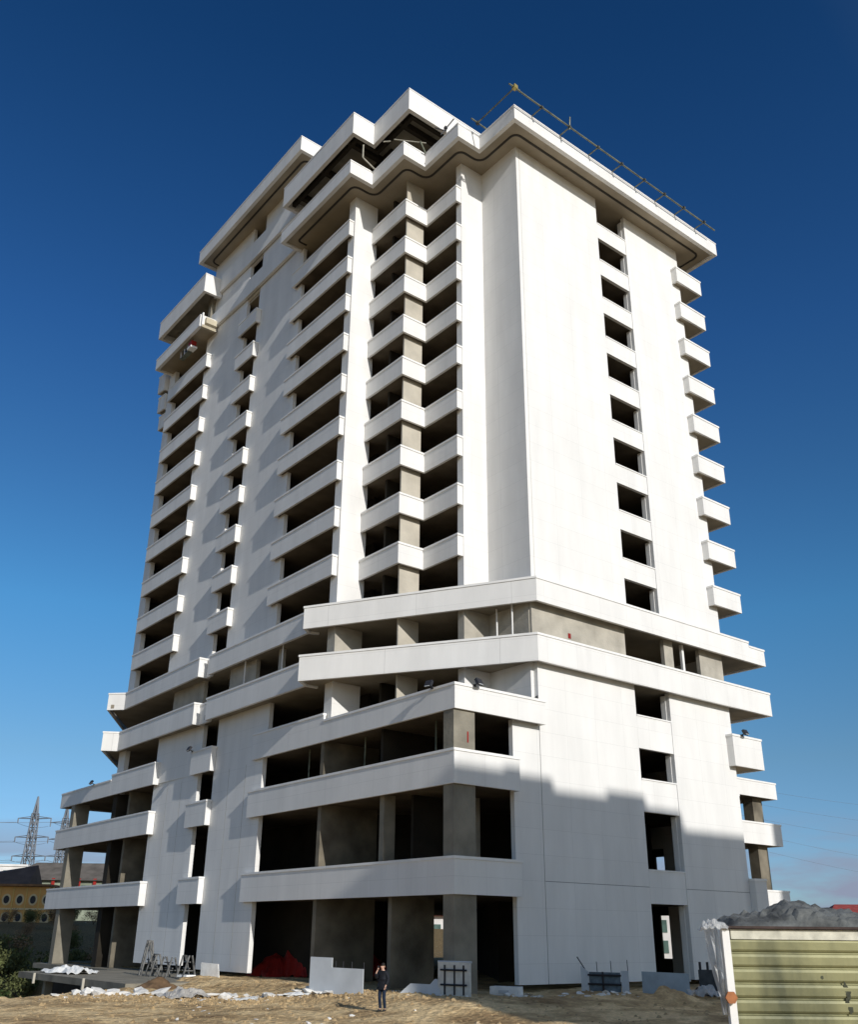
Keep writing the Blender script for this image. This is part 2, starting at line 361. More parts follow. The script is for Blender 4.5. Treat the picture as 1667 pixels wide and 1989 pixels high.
# ---- roof slabs, cornices and parapets
corn = [(21.0, 9), (21.0, -1.95), (-1.93, -1.95), (-1.93, 1.72), (-3.92, 1.72), (-3.92, 5.5), (-5.89, 5.5), (-5.89, 9.41), (-7.89, 9.41), (-7.89, 19.52), (-6.05, 19.52)]
band('roof_cornice', corn, RB, RT, .3, .10, .03)
ins = offs(corn, .12)
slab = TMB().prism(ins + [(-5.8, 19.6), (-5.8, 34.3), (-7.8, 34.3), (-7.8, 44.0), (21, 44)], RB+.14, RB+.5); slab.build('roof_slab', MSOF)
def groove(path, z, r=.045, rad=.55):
    """dark stripe that follows the soffit with rounded corners"""
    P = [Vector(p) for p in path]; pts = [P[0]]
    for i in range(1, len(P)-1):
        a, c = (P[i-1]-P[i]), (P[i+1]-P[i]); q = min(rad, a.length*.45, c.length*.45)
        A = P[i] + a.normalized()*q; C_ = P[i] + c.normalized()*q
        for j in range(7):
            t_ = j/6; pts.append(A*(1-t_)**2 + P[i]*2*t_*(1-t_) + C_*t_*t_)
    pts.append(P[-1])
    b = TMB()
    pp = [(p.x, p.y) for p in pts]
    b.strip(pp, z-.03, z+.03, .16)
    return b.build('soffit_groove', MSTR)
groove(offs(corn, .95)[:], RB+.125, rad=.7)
band('roof_cornice', [(-6.3, 34.15), (-7.97, 34.2), (-7.97, 44.08), (-4.5, 44.08)], RB, RT, .3, .10, .03)
up = [(16, 4.85), (-5.98, 4.85), (-5.98, 9.3), (-7.9, 9.3), (-7.9, 19.65), (-6.05, 19.65)]
band('upper_parapet', up, UB, UT, .3, .10, .03)
TMB().prism(offs(up, .2) + [(-5.6, 20), (16, 20)], UB+.9, UB+1.2).build('upper_slab', MCON)
for yy in (6.6, 10.6, 14.4, 18.0):
    TMB().box(-7.6 if yy > 9.5 else -5.7, 15, yy, yy+.35, UB+.35, UB+.9).build('roof_beam', MDARK)
TMB().strip([(15.8, 5.5), (-5.2, 5.5), (-5.2, 9.95), (-7.2, 9.95), (-7.2, 19.4)], UB+.3, UB+.9, .3).build('roof_beam', MDARK)
for x_, y_ in ((-3.6, 8.2), (-5.6, 12.6), (-.6, 5.9), (5, 5.9), (11, 5.9), (-5.6, 18.4)):
    TMB().box(x_, x_+.6, y_, y_+.6, RT-1, UB+.4).build('attic_column', MCON)
wall('attic_wall', [(-2, 15, 8.6, 8.9, RT-1, UB+1)], MDARK)
wall('attic_wall', [(-4.2, -3.9, 9.5, 19.6, RT-1, UB+1)], MDARK)
dd = [(-6.2, 34.0), (-8.0, 34.0), (-8.0, 44.35), (-4.5, 44.35)]
band('upper_parapet', dd, UB, UT, .3, .10, .03)
TMB().prism(offs(dd, .2) + [(-4.4, 34.3)], UB+.7, UB+1.0).build('upper_slab', MCON)
TMB().box(-5.7, -5.4, 34.3, 44, RT-1, UB+.7).build('attic_wall', MDARK)
for y_ in (35.2, 42.8):
    TMB().box(-6.6, -6.1, y_, y_+.6, RT-.8, UB+.7).build('attic_column', MCON)
cc = [(12, 17.35), (-7.9, 17.35), (-7.9, 36.42), (12, 36.42)]
band('top_cornice', cc, CB, CT, .3, .10, .03)
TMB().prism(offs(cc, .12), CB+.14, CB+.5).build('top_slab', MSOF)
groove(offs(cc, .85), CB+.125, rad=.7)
# ---- floor slabs of the tower
def tower_poly():
    return [(18.0, .12), (.12, .12), (.12, 3.9), (-2.33, 3.9), (-2.33, 7.19), (-4.28, 7.19), (-4.28, 11.2), (-4.1, 11.5), (-5.85, 11.6), (-6.28, 11.62), (-6.28, 19.68),
            (-5.88, 19.68), (-5.88, 25.8), (-6.36, 25.8), (-6.36, 28.8), (-5.88, 28.8), (-6.03, 34.88), (-6.53, 34.88), (-6.53, 43.15), (-6.05, 43.15), (-6.05, 44.3),
            (-4, 44.4), (-4, 48.3), (-2, 48.3), (-2, 52), (0, 52), (0, 55.4), (18, 55.4), (18, 52), (20, 52), (22, 48), (24, 44), (24, 11.4), (22, 7.5), (20, 3.7), (18.0, 3.7)]
tp = tower_poly()
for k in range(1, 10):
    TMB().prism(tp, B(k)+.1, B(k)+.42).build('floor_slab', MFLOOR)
# ---- balconies of the tower
for k in range(1, 10):
    z0, z1 = B(k), T(k)
    band('corner_balcony', [(-2.0, 3.69), (-2.45, 3.69), (-2.45, 7.07), (-4.41, 7.07), (-4.41, 11.33)], z0, z1)
    band('long_balcony', [(-6.02, 11.48), (-6.41, 11.48), (-6.41, 19.8), (-6.02, 19.8)], z0, z1)
    band('window_balcony', [(-6.02, 25.66), (-6.49, 25.66), (-6.49, 28.92), (-6.02, 28.92)], z0, z1)
    band('side_balcony', [(-6.16, 34.75), (-6.66, 34.75), (-6.66, 43.3), (-6.21, 43.3)], z0, z1)
    band('east_balcony', [(20.26, 3.6), (20.26, -.52), (17.12, -.52), (17.12, -.01)], z0, z1)
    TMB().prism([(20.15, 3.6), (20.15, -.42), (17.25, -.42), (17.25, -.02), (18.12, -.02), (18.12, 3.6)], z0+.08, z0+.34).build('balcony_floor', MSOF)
for x, z0, z1 in ((-6.72, 50.4, 52.4), (-6.5, 48.25, 50.0), (-6.2, 46.35, 47.9)):     # small landings of the north-west corner
    band('north_landing', [(-5.9, 44.62), (x+.1, 44.62), (x, 46.0), (-4, 46.0)], z0, z1)
    TMB().prism([(x+.22, 44.72), (x+.15, 45.9), (-4, 45.9), (-4, 44.72)], z0+.08, z0+.35).build('balcony_floor', MSOF)
# railings' inner walls : room partitions seen through the openings
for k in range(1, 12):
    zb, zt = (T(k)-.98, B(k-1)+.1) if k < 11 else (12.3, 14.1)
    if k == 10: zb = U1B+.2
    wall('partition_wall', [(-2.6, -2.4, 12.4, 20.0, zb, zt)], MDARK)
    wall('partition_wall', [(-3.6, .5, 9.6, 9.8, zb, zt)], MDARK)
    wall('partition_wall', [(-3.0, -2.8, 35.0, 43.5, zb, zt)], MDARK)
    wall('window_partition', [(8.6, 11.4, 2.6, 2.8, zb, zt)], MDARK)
# ---- canopies
u1 = [(22.4, 4.2), (22.4, -.5), (20.6, -.5)]
o = band('canopy_band', u1, U1B, U1T-.28, .2, .13)
c1 = [(20.6, -.5), (-.1, -.5), (-7.4, 12.9), (-6.7, 13.5)]
band('canopy_band', c1, U1B, U1T, .2, .13)
c2 = [(22.3, 4.2), (22.3, -.55), (-.2, -.55), (-7.92, 12.25), (-6.95, 13.1)]
band('canopy_band', c2, U2B, U2T, .2, .13)
for path, z0, z1 in (([(-6.0, 13.2), (-6.74, 13.5), (-6.74, 27.4), (-6.35, 27.4)], U1B, U1T), ([(-6.3, 27.42), (-6.42, 27.45), (-6.42, 28.3), (-6.3, 28.32)], U1B, U1T-.1),
                     ([(-6.1, 28.33), (-7.1, 28.33), (-6.85, 43.1)], U1B, U1T), ([(-6.85, 43.12), (-7.92, 44.26), (-.5, 57)], U1B, U1T),
                     ([(-6.0, 13.0), (-7.0, 13.0), (-7.0, 26.6), (-6.55, 26.6)], U2B, U2T), ([(-6.5, 26.62), (-6.6, 26.65), (-6.6, 28.4), (-6.5, 28.42)], U2B, U2T-.1),
                     ([(-6.1, 28.43), (-7.1, 28.43), (-6.95, 43.1)], U2B, U2T), ([(-6.95, 43.12), (-8.1, 43.8), (-.5, 57)], U2B, U2T)):
    band('canopy_band', path, z0, z1, .2, .13)
for z, tipx, tipy, wx in ((U1B, -7.25, 12.85, -6.7), (U2B, -7.75, 12.25, -6.95)):
    TMB().prism([(22.2, 4), (22.2, -.4), (0, -.4), (tipx, tipy), (-6.75, 13.2), (wx+.1, 13.5), (wx+.1, 27), (-6.3, 27.2), (-6.3, 28.4), (-6.95, 28.5), (-6.75, 43.1), (-7.7, 44.0),
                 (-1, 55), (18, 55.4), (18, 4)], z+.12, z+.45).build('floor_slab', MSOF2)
# ---- podium slabs and balustrades
pod = [(.1, -.42), (-6.15, -.42), (-6.15, 20.3), (-5.9, 20.4), (-5.9, 26.5), (-6.3, 26.5), (-6.3, 29.3), (-5.95, 29.3), (-6.0, 35.7), (-6.5, 35.7), (-6.55, 56.4), (18, 56.4),
       (18, 48), (36.1, 48), (36.1, 8.75), (19, 8.75), (18.0, .1), (.1, .1)]
for z in (L1B, L2B, L3B):
    TMB().prism(pod if z == L1B else [(-2.0, .1), (-2.0, -.42)] + pod[1:], z+.1, z+.42).build('floor_slab', MFLOOR)
band('terrace_balustrade', [(.2, -.02), (.2, -.53), (-6.25, -.53), (-6.25, 11.77)], L1B, L1T, label='lower terrace balustrade with a step down in its top')
band('terrace_balustrade', [(-6.25, 11.78), (-6.25, 20.5), (-5.95, 20.5)], L1B, L1TT)
for z0, z1 in ((L2B, L2T), (L3B, L3T)):
    band('podium_balustrade', [(-1.86, -.02), (-1.86, -.53), (-6.3, -.53), (-6.3, 20.5), (-5.97, 20.5)], z0, z1)
    for q in (-3.9,):
        pass
for z0, z1 in ((L1B, L1TT), (L2B, L2T), (L3B, L3T)):
    band('window_balcony', [(-6.02, 26.25), (-6.42, 26.25), (-6.42, 29.5), (-6.02, 29.5)], z0, z1)
band('wing_balustrade', [(-6.15, 35.55), (-6.62, 35.55), (-6.62, 44.4)], L1B, L1TT)
band('wing_balustrade', [(-6.62, 44.42), (-6.62, 56.6), (0, 56.6)], L1B, L1T)
for z0, z1 in ((L2B, L2T), (L3B, L3T)):
    band('wing_balustrade', [(-6.12, 35.55), (-6.66, 35.55), (-6.66, 56.6), (0, 56.6)], z0, z1)
# columns of the podium
for z0, z1 in ((-2.6, L3B+.2), (L3B+.3, L2B+.2), (L2B+.3, L1B+.2)):
    wall('corner_column', [(-6.2, -4.8, -.38, .42, z0, z1)], MCON)
    wall('wing_column', [(-6.55, -5.2, 52.7, 53.6, z0, z1)], MCON)
    wall('wing_column', [(-6.2, -5.2, 43.6, 44.5, z0, z1)], MDARK)
    wall('cross_wall', [(-5.9, -1.8, 41.5, 41.9, z0, z1)], MCROSS)
    wall('cross_wall', [(-5.95, -1.9, 12.0, 12.35, z0, z1)], MCROSS)
    wall('east_column', [(33.7, 34.9, 9.3, 10.2, z0, z1)], MCROSS)
    wall('east_column', [(34.95, 35.5, 9.6, 10.0, z0, z1)], MCON)
for z0, z1 in ((-2.6, L3B+.2),):
    wall('cross_wall', [(-5.7, -2.9, 5.2, 5.5, z0, z1)], MCROSS)
for z0, z1 in ((L3B+.3, L2B+.2),):
    wall('cross_wall', [(-5.75, -5.0, 6.0, 6.4, z0, z1)], MCON)
    wall('cross_wall', [(-4.6, -.5, 4.9, 5.1, z0, z1)], MDARK)
    wall('cross_wall', [(-2.6, -1.0, 3.6, 3.8, z0, z1)], MBLOCK)
wall('cross_wall', [(-5.5, -1.5, 6.6, 6.8, L2B+.3, L1B+.2)], MDARK)
TMB().box(-5.32, -5.24, -.40, -.384, 8.9, 9.45).build('paint_mark', MRED)
# east wing, seen past the corner
for z0, z1 in ((L1B, L1T), (L2B, L2T), (L3B, L3T)):
    band('east_wing_balustrade', [(36.25, 30), (36.25, 8.6), (22, 8.6), (18.2, .05)], z0, z1)
band('east_box_balcony', [(20.6, 3.4), (20.6, -.5), (17.4, -.5), (17.4, -.01)], 10.2, 12.24)
TMB().prism([(20.5, 3.4), (20.5, -.4), (17.5, -.4), (17.5, -.02), (18.15, -.02), (18.15, 3.4)], 10.3, 10.6).build('balcony_floor', MSOF)
band('east_box_balcony', [(19.75, 3.4), (19.75, -.1), (18.9, -.7), (18.05, -.45), (18.05, -.01)], .6, 3.38)
# core and east side
core = [(1.5, 10.5), (16.4, 5.8), (16.4, 50), (1.5, 50), ]
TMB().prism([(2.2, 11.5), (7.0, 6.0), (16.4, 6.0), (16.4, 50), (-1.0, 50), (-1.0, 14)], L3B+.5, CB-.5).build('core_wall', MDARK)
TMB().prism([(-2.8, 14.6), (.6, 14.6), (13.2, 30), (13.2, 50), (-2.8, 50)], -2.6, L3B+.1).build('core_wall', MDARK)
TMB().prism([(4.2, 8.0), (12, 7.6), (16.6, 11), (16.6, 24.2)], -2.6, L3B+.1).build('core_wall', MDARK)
for q in ((.3, 6.25, -2.3, 5.5), (6.25, 7.05, -2.3, -1.3), (6.25, 7.05, 1.3, 4.05), (6.25, 7.05, 5.0, 5.5), (7.05, 29, -2.3, 5.5), (.3, 50, 5.5, ZT)):
    TMB().box(17.9, 18.1, *q).build('east_wall', MDARK if q[0] > 6 else MW)
for y0, y1 in ((8.8, 50),):
    TMB().box(23.7, 23.95, 11.5, 44, L1B+.4, ZT).build('east_wall', MW)
TMB().box(8.6, 11.7, 5.6, 5.8, L2B+.3, CB-1).build('window_partition', MDARK)
wall('window_partition', [(8.5, 11.3, 2.6, 2.8, 8.0, 10.4)], MDARK)
# base slab of the building and the terrace slab over the pit
TMB().prism([(18, .2), (-1.7, .2), (-5.6, .2), (-5.6, 12), (-5.6, 56.5), (18, 56.5)], -3.2, -2.6).build('base_slab', MCON)
TMB().box(-5.6, -5.3, 18, 56.5, -7.6, -3.2).build('basement_wall', MDARK)
TMB().prism([(-14.1, 18.0), (-13.8, 37.7), (-6.9, 37.9), (-6.9, 56.5), (-5.62, 56.5), (-5.62, 19.6), (-7, 18)], -3.0, -2.62).build('terrace_slab', MCON)
for y_ in (22, 33):
    TMB().box(-13.4, -12.9, y_, y_+.5, -7.6, -3.0).build('terrace_column', MCON)
for y_ in (24.2, 33.2):
    TMB().box(-14.2, -14.06, y_, y_+.14, -3.2, -2.58).build('terrace_bracket', MPALE)


# ------------------------------------------------------------------ neighbour across the site (behind the photographer): its roofline casts the stepped shade
nb = thing('apartment_building', 'plain concrete neighbour building standing across the site', 'building', (0, -80, -2.9))
def nbox(name, x0, x1, y0, y1, z0, z1, m): 
    b = MB().box(x0, x1, y0+80, y1+80, z0+2.9, z1+2.9); return b.build(name, m, nb)
MNB = mat('neighbour_render', (0.5, 0.47, 0.42), .9, .08, .5)
prof = [(-16.2, -14.9, 38.0), (-14.9, -11.2, 39.65), (-11.2, -7.2, 39.9), (-7.2, -2.9, 39.3), (-2.9, .4, 39.68), (.4, 3.6, 39.05), (3.6, 11.2, 38.0)]
for a, b_, z in prof: nbox('wall', a, b_, -92, -75, -2.9, z, MNB)
for k in range(11):
    for j in range(8):
        x = -15 + j*3.2
        f_ = nbox('window', x, x+1.5, -75.0, -74.97, .3+k*3.4, 1.9+k*3.4, MBLK)
nb2 = thing('apartment_building', 'second neighbour building further right across the site', 'building', (33, -80, -2.9))
MB().box(-7.2, 8, -12, 5, 0, 48.4).build('wall', MNB, nb2)
for k in range(11):
    for j in range(4): MB().box(-6+j*3.4, -4.4+j*3.4, 5.0, 5.03, 3+k*3.8, 4.8+k*3.8).build('window', MBLK, nb2)
# ------------------------------------------------------------------ scaffold tubes on the roof edge
def tubes(root, lst, r=.055, m=MSTEEL, name='tube', n=8):
    for a, b_ in lst:
        MB().tube(a, b_, r, n).build(name, m, root, smooth=False)
t1 = thing('scaffold_guardrail', 'long tube guardrail on short brackets along the right roof edge', 'scaffolding', (0, -2.9, 53.2))
L_ = [((-2.4, 0, 0), (22.0, .05, -.05))]
MB().tube((-2.6, 0, 0), (19.7, .08, -.05), .06).build('rail', MSTEEL, t1)
for i, x in enumerate((-.2, 2.6, 5.6, 8.2, 10.8, 13.2, 15.6, 18.2)):
    MB().tube((x, -.15, -.1), (x-.05, 1.3, -.18), .05).build('bracket', MSTEEL, t1)
    MB().obox((x, 0, -.05), .16, .16, .2).build('coupler', MBLK, t1)
    if i in (1,): MB().tube((x, 0, -.3), (x, -.1, .8), .05).build('post', MSTEEL, t1)
t2 = thing('scaffold_guardrail', 'short scaffold tube with crossed ends over the front roof corner', 'scaffolding', (-2.75, -2.95, 53.25))
MB().tube((0, 0, 0), (.05, 4.1, -.02), .05).build('rail', MSTEEL, t2)
MB().tube((-.5, .1, .05), (.5, .1, .1), .055).build('cross_tube', MSTEEL, t2)
MB().tube((-.5, 4.0, .1), (1.3, 4.0, 0), .055).build('cross_tube', MSTEEL, t2)
MB().obox((.05, .1, .08), .3, .3, .3).build('coupler', mat('brass_coupler', (.45, .36, .12), .4, .2, 5, metal=.5), t2)
MB().obox((.1, 4.0, .05), .2, .2, .25).build('coupler', MBLK, t2)
t3 = thing('scaffold_pole', 'dark scaffold pole standing against the bright upper parapet', 'scaffolding', (-4.2, 3.3, 53.1))
MB().tube((0, 0, -.1), (.75, -.55, 1.45), .05).build('pole', MBLK, t3)
MB().obox((.28, -.2, .55), .2, .2, .2).build('coupler', MBLK, t3)
MB().tube((-.3, .3, .6), (.6, .1, .7), .045).build('cross_tube', MBLK, t3)
MPOLE = mat('pale_tube', (.36, .34, .28), .6, .2, 3)
t4 = thing('scaffold_pole', 'pale propped pole lying under the upper parapet above the middle step', 'scaffolding', (-5.7, 7.0, 53.6))
MB().tube((0, 0, .9), (1.75, -1.65, .35), .05).build('pole', MPOLE, t4)
MB().tube((-.55, .6, .8), (-.1, .3, .9), .05).build('pole_end', MPOLE, t4)
MB().tube((1.75, -1.6, -.6), (1.4, -1.4, .5), .06).build('prop', MSTEEL, t4)
t5 = thing('scaffold_pole', 'bent pale pole hanging from the left upper parapet', 'scaffolding', (-6.9, 9.3, 53.4))
MB().tube((0, 0, 1.6), (0, 0, .35), .06).build('upper_pole', MPOLE, t5)
MB().tube((0, 0, .35), (1.0, -.2, -.35), .06).build('lower_pole', MPOLE, t5)
# suspended cradle under the left cornice
sc_ = thing('suspended_cradle', 'small red and white work cradle hung below the left cornice', 'cradle', (-7.5, 37.2, 50.55))
sc_.scale = (.72, .72, .72)
MB().obox((.1, -.8, .85), .7, .9, .8).build('red_motor', MRED, sc_)
MB().obox((.12, 1.1, .6), .4, .5, .9, .3).build('winch', MBLK, sc_)
MB().obox((.1, -.8, .28), .9, 1.2, .26).build('white_tray', MC, sc_)
MB().obox((.1, 1.0, .1), .6, 2.6, .12).build('deck', MSTEEL, sc_)
for y in (-.2, .8, 1.9):
    MB().tube((-.2, y, .1), (-.2, y+.1, 1.0), .05).build('rail_post', MC, sc_)
MB().tube((-.2, -.4, 1.0), (-.2, 2.2, .9), .05).build('rail', MSTEEL, sc_)
for y in (-.8, 2.0): MB().tube((.1, y, .3), (.1, y, 1.75), .03).build('cable', MBLK, sc_)
bx_ = thing('exposed_beam_end', 'bare beige concrete beam end left uncovered at the left cornice', 'beam', (-7.2, 33.9, 51.5))
MB().obox((.25, .1, .95), 1.1, .35, .6).build('beam', mat('beige_beam', (.50, .45, .34), .8, .1, 2), bx_)
MB().obox((.05, .1, .2), 1.4, .3, .28).build('lower_beam', mat('beige_beam2', (.44, .39, .29), .8, .1, 2), bx_)
MB().obox((-.62, .12, .9), .12, .3, 1.5).build('end_plate', MC, bx_)
# floodlights
def flood(loc, rz, label):
    f = thing('floodlight', label, 'floodlight', loc, rz, 'black floodlights clamped to the balustrades')
    MB().obox((0, -.28, .12), .42, .16, .34, 0, -.5).build('housing', MBLK, f)
    l_ = MB().obox((0, -.375, .07), .32, .02, .24, 0, -.5).build('lens', mat('lamp_glass', (.55, .57, .58), .2, .05, 1), f)
    MB().tube((0, .05, -.05), (0, -.25, .1), .035).build('arm', MBLK, f)
    MB().box(-.06, .06, -.06, .2, -.1, .02).build('clamp', MBLK, f)
flood((-6.33, 1.2, 11.86), -PI/2+.2, 'floodlight on the shaded side of the lower terrace balustrade corner')
flood((-4.95, -.58, 11.86), .2, 'floodlight on the sunlit side of the lower terrace balustrade corner')
flood((-6.45, 29.3, 12.26), -PI/2, 'floodlight on the narrow window balcony of the left wall')
flood((18.4, -.55, 12.27), 0, 'floodlight on the box balcony at the right edge')
flood((-6.66, 48.3, 11.86), -PI/2, 'floodlight on the balustrade of the far left wing')

# ------------------------------------------------------------------ person
def skin(name, verts, edges, radii, m, parent=None, root=0, sub=2):
    me = bpy.data.meshes.new(name); me.from_pydata(verts, edges, []); me.update()
    o = bpy.data.objects.new(name, me); COL.objects.link(o)
    if parent: o.parent = parent
    me.materials.append(m)
    md = o.modifiers.new('skin', 'SKIN'); md.use_smooth_shade = True
    if not me.skin_vertices:
        bm = bmesh.new(); bm.from_mesh(me); bm.verts.layers.skin.verify(); bm.to_mesh(me); bm.free()
    for i, r in enumerate(radii):
        d = me.skin_vertices[0].data[i]; d.radius = r if isinstance(r, tuple) else (r, r); d.use_root = (i == root)
    s_ = o.modifiers.new('sub', 'SUBSURF'); s_.levels = sub; s_.render_levels = sub
    return o
MSKIN = mat('skin', (.55, .34, .25), .6, .05); MJACK = mat('navy_jacket', (.010, .012, .018), .8, .2, 6); MJEAN = mat('dark_jeans', (.012, .022, .045), .85, .2, 8)
MHAIR = mat('hair', (.02, .015, .012), .7, .1); MSHOE = mat('shoe', (.03, .03, .03), .6, .1)
PZ = gz(-11.6, -2.3)
# figure faces local -Y ; looks up to the left while holding a phone to the ear, other arm slightly back
P = [(0,0,.98),(0,.01,1.12),(0,.015,1.30),(0,.01,1.44),(0,-.01,1.52),(0,-.03,1.60),(0,-.045,1.68),
     (.17,.01,1.42),(.25,.05,1.16),(.23,-.10,.95),(.225,-.15,.87),
     (-.17,.0,1.42),(-.27,-.10,1.20),(-.15,-.26,1.40),(-.10,-.22,1.52),
     (.09,0,.92),(.10,-.03,.50),(.11,.05,.09),(.12,-.09,.035),
     (-.09,0,.92),(-.10,-.06,.50),(-.07,-.02,.09),(-.08,-.16,.035)]
Ed = [(0,1),(1,2),(2,3),(3,4),(4,5),(5,6),(3,7),(7,8),(8,9),(9,10),(3,11),(11,12),(12,13),(13,14),(0,15),(15,16),(16,17),(17,18),(0,19),(19,20),(20,21),(21,22)]
Ra = [(.13,.10),(.12,.095),(.15,.10),(.10,.08),.052,(.075,.085),(.07,.085),.055,.045,.032,.025,.055,.045,.032,.025,.085,.058,.04,.035,.085,.058,.04,.035]
pe = thing('person', 'person in a dark jacket and jeans standing on the sunlit dirt', 'person', (-11.6, -2.3, PZ), math.radians(-72))
body = skin('body', P, Ed, Ra, MSKIN, pe)
skin('jacket', [P[i] for i in (0,1,2,3,7,8,9,11,12,13)] + [(0,0,.86), (0,-.005,1.49)], [(0,1),(1,2),(2,3),(3,4),(4,5),(5,6),(3,7),(7,8),(8,9),(0,10),(3,11)],
     [(.20,.16),(.19,.155),(.21,.155),(.15,.125),.09,.075,.065,.09,.075,.065,(.20,.16),.07], MJACK, pe)
skin('trousers', [P[i] for i in (0,15,16,17,19,20,21)], [(0,1),(1,2),(2,3),(0,4),(4,5),(5,6)], [(.13,.105),.1,.072,.06,.1,.072,.06], MJEAN, pe)
for i, (a, b_) in enumerate((((.11,.08,.05), (.125,-.13,.04)), ((-.07,.03,.05), (-.08,-.2,.04)))):
    skin('shoe', [a, b_], [(0,1)], [.055, .045], MSHOE, pe)
skin('hair', [(0,.02,1.64), (0,.0,1.73), (0,-.04,1.765)], [(0,1),(1,2)], [.07,.085,.05], MHAIR, pe)
MB().obox((0,-.135,1.635), .025, .035, .04).build('nose', MSKIN, pe)
for s_ in (-1, 1):
    MB().obox((s_*.033,-.122,1.665), .026, .014, .014).build('eye', MHAIR, pe)
    MB().obox((s_*.083,-.02,1.64), .02, .04, .06).build('ear', MSKIN, pe)
MB().obox((0,-.125,1.595), .05, .012, .012).build('mouth', MRED, pe)
for (bx, by, bz, dx, dy, dz) in ((-.10,-.22,1.52, .0,.05,.07), (.225,-.15,.87, 0,-.02,-.07)):
    for k in range(4):
        o_ = (k-1.5)*.018; ln = (1, 1.12, 1.05, .85)[k]
        skin('finger', [(bx+o_,by,bz),(bx+o_,by+dx*ln+dy*.5*ln,bz+dz*.6*ln),(bx+o_+.004,by+dy*ln-.012,bz+dz*ln)], [(0,1),(1,2)], [.011,.009,.008], MSKIN, pe, sub=1)
    skin('thumb', [(bx+.03,by,bz-dz*.2),(bx+.05,by-.02,bz+dz*.3),(bx+.045,by-.03,bz+dz*.6)], [(0,1),(1,2)], [.012,.010,.008], MSKIN, pe, sub=1)
ph = MB().obox((-.105, -.175, 1.60), .07, .012, .14, .3).build('mobile_phone', MBLK, None)
ph.matrix_world = Matrix.Translation((-11.6, -2.3, PZ)) @ Matrix.Rotation(math.radians(-72), 4, 'Z'); tag(ph, 'black phone held up by the standing person', 'phone')

# ------------------------------------------------------------------ boards, frames and litter by the building
def board(root, name, A, Bp, z0, prof_, th, m, lean=0.0):
    """upright sheet from A to B on the ground; prof_ = outline (s in 0..1, height)"""
    ax, ay = A; bx2, by2 = Bp; d = Vector((bx2-ax, by2-ay, 0)); nrm = Vector((d.y, -d.x, 0)).normalized()
    vs = []
    for k in (0, 1):
        for s_, h_ in prof_:
            p = Vector((ax, ay, 0)) + d*s_ + nrm*(th*k - lean*h_); vs.append((p.x, p.y, z0+h_))
    n = len(prof_)
    b = MB().add(vs, [tuple(range(n)), tuple(range(n, 2*n))[::-1]] + [(i, (i+1) % n, n+(i+1) % n, n+i) for i in range(n)])
    b.v = [(x-root.location.x, y-root.location.y, z-root.location.z) for x, y, z in b.v]
    return b.build(name, m, root)
def ptube(root, a, b_, r, m, name='rod', n=6):
    l = root.location
    return MB().tube(Vector(a)-l, Vector(b_)-l, r, n).build(name, m, root)
r_ = thing('board_stack', 'large grey board with a notched top corner standing before the open ground floor', 'board', (-9.4, 4.4, -2.6))
board(r_, 'front_board', (-9.86, 6.0), (-8.95, 2.84), -2.62, [(0,0),(1,0),(1,1.12),(.42,1.14),(.42,1.56),(0,1.58)], .05, MPANEL)
for s_ in (.44, .58, .74, .96): ptube(r_, (-9.86+.91*s_+.12, 6.0-3.16*s_, -2.5), (-9.86+.91*s_+.12, 6.0-3.16*s_, -1.18-.05*s_), .02, MBLK)
r_ = thing('broken_sheet', 'broken blue grey sheet with a pointed corner lying by the framed crate', 'sheet', (-7.6, .4, -2.55))
board(r_, 'sheet', (-8.2, 1.25), (-7.0, -.35), -2.56, [(0,0),(.1,0),(1,.02),(1,.62),(.9,.72),(.86,.72),(.76,.5),(.3,.52),(.14,.25)], .06, MPANEL, .25)
r_ = thing('formwork_crate', 'pale square crate panel with dark crossed bracing by the corner column', 'crate', (-6.7, -1, -2.55))
CA, CB_ = (-6.95, -.2), (-6.42, -1.82)
def cp(s_, z, o=.09): return (CA[0]+(CB_[0]-CA[0])*s_-o, CA[1]+(CB_[1]-CA[1])*s_-o*.33, z)
board(r_, 'panel', CA, CB_, -2.56, [(0,0),(1,0),(1,1.42),(0,1.44)], .08, mat('crate_board', (.62, .60, .55), .8, .12, 3))
for s_ in (.22, .52, .8): ptube(r_, cp(s_, -2.45), cp(s_, -1.25), .045, MBLK, 'brace')
for z in (-2.05, -1.45): ptube(r_, cp(.1, z, .12), cp(.9, z, .12), .045, MBLK, 'brace')
ptube(r_, cp(-.02, -1.12, .02), cp(1.02, -1.12, .02), .05, MPANEL, 'top_rail')
for s_ in (.1, .9): ptube(r_, cp(s_, -2.7), cp(s_, -2.45), .06, MC, 'foot')
r_ = thing('foam_box', 'low white open box lying right of the crate panel', 'box', (-3.2, -.6, -2.62))
r_.rotation_euler = (0, 0, -1.1)
for q in ((-.7,.7,-.35,-.3,0,.42),(-.7,.7,.3,.35,0,.42),(-.7,-.65,-.3,.3,0,.42),(.65,.7,-.3,.3,0,.42)): MB().box(*q).build('side', MWP, r_)
MB().box(-.65,.65,-.3,.3,0,.05).build('bottom', MWP, r_)
MB().obox((0,-.37,.2), .5,.04,.14).build('handle_recess', MPANEL, r_)
r_ = thing('steel_formwork', 'blue grey steel frame panel between two pale posts below the sunless wall', 'frame', (2, -2, -2.64))
board(r_, 'post', (1.55, -.95), (1.75, -1.25), -2.66, [(0,0),(1,0),(1,1.05),(0,1.3)], .1, MPANEL)
board(r_, 'post', (2.40, -2.80), (2.58, -3.10), -2.66, [(0,0),(1,0),(1,1.12),(0,1.12)], .1, MPANEL)
board(r_, 'panel', (1.75, -1.3), (2.38, -2.75), -2.6, [(0,0),(1,0),(1,.98),(0,.98)], .05, mat('steel_panel', (.13, .17, .20), .6, .25, 4))
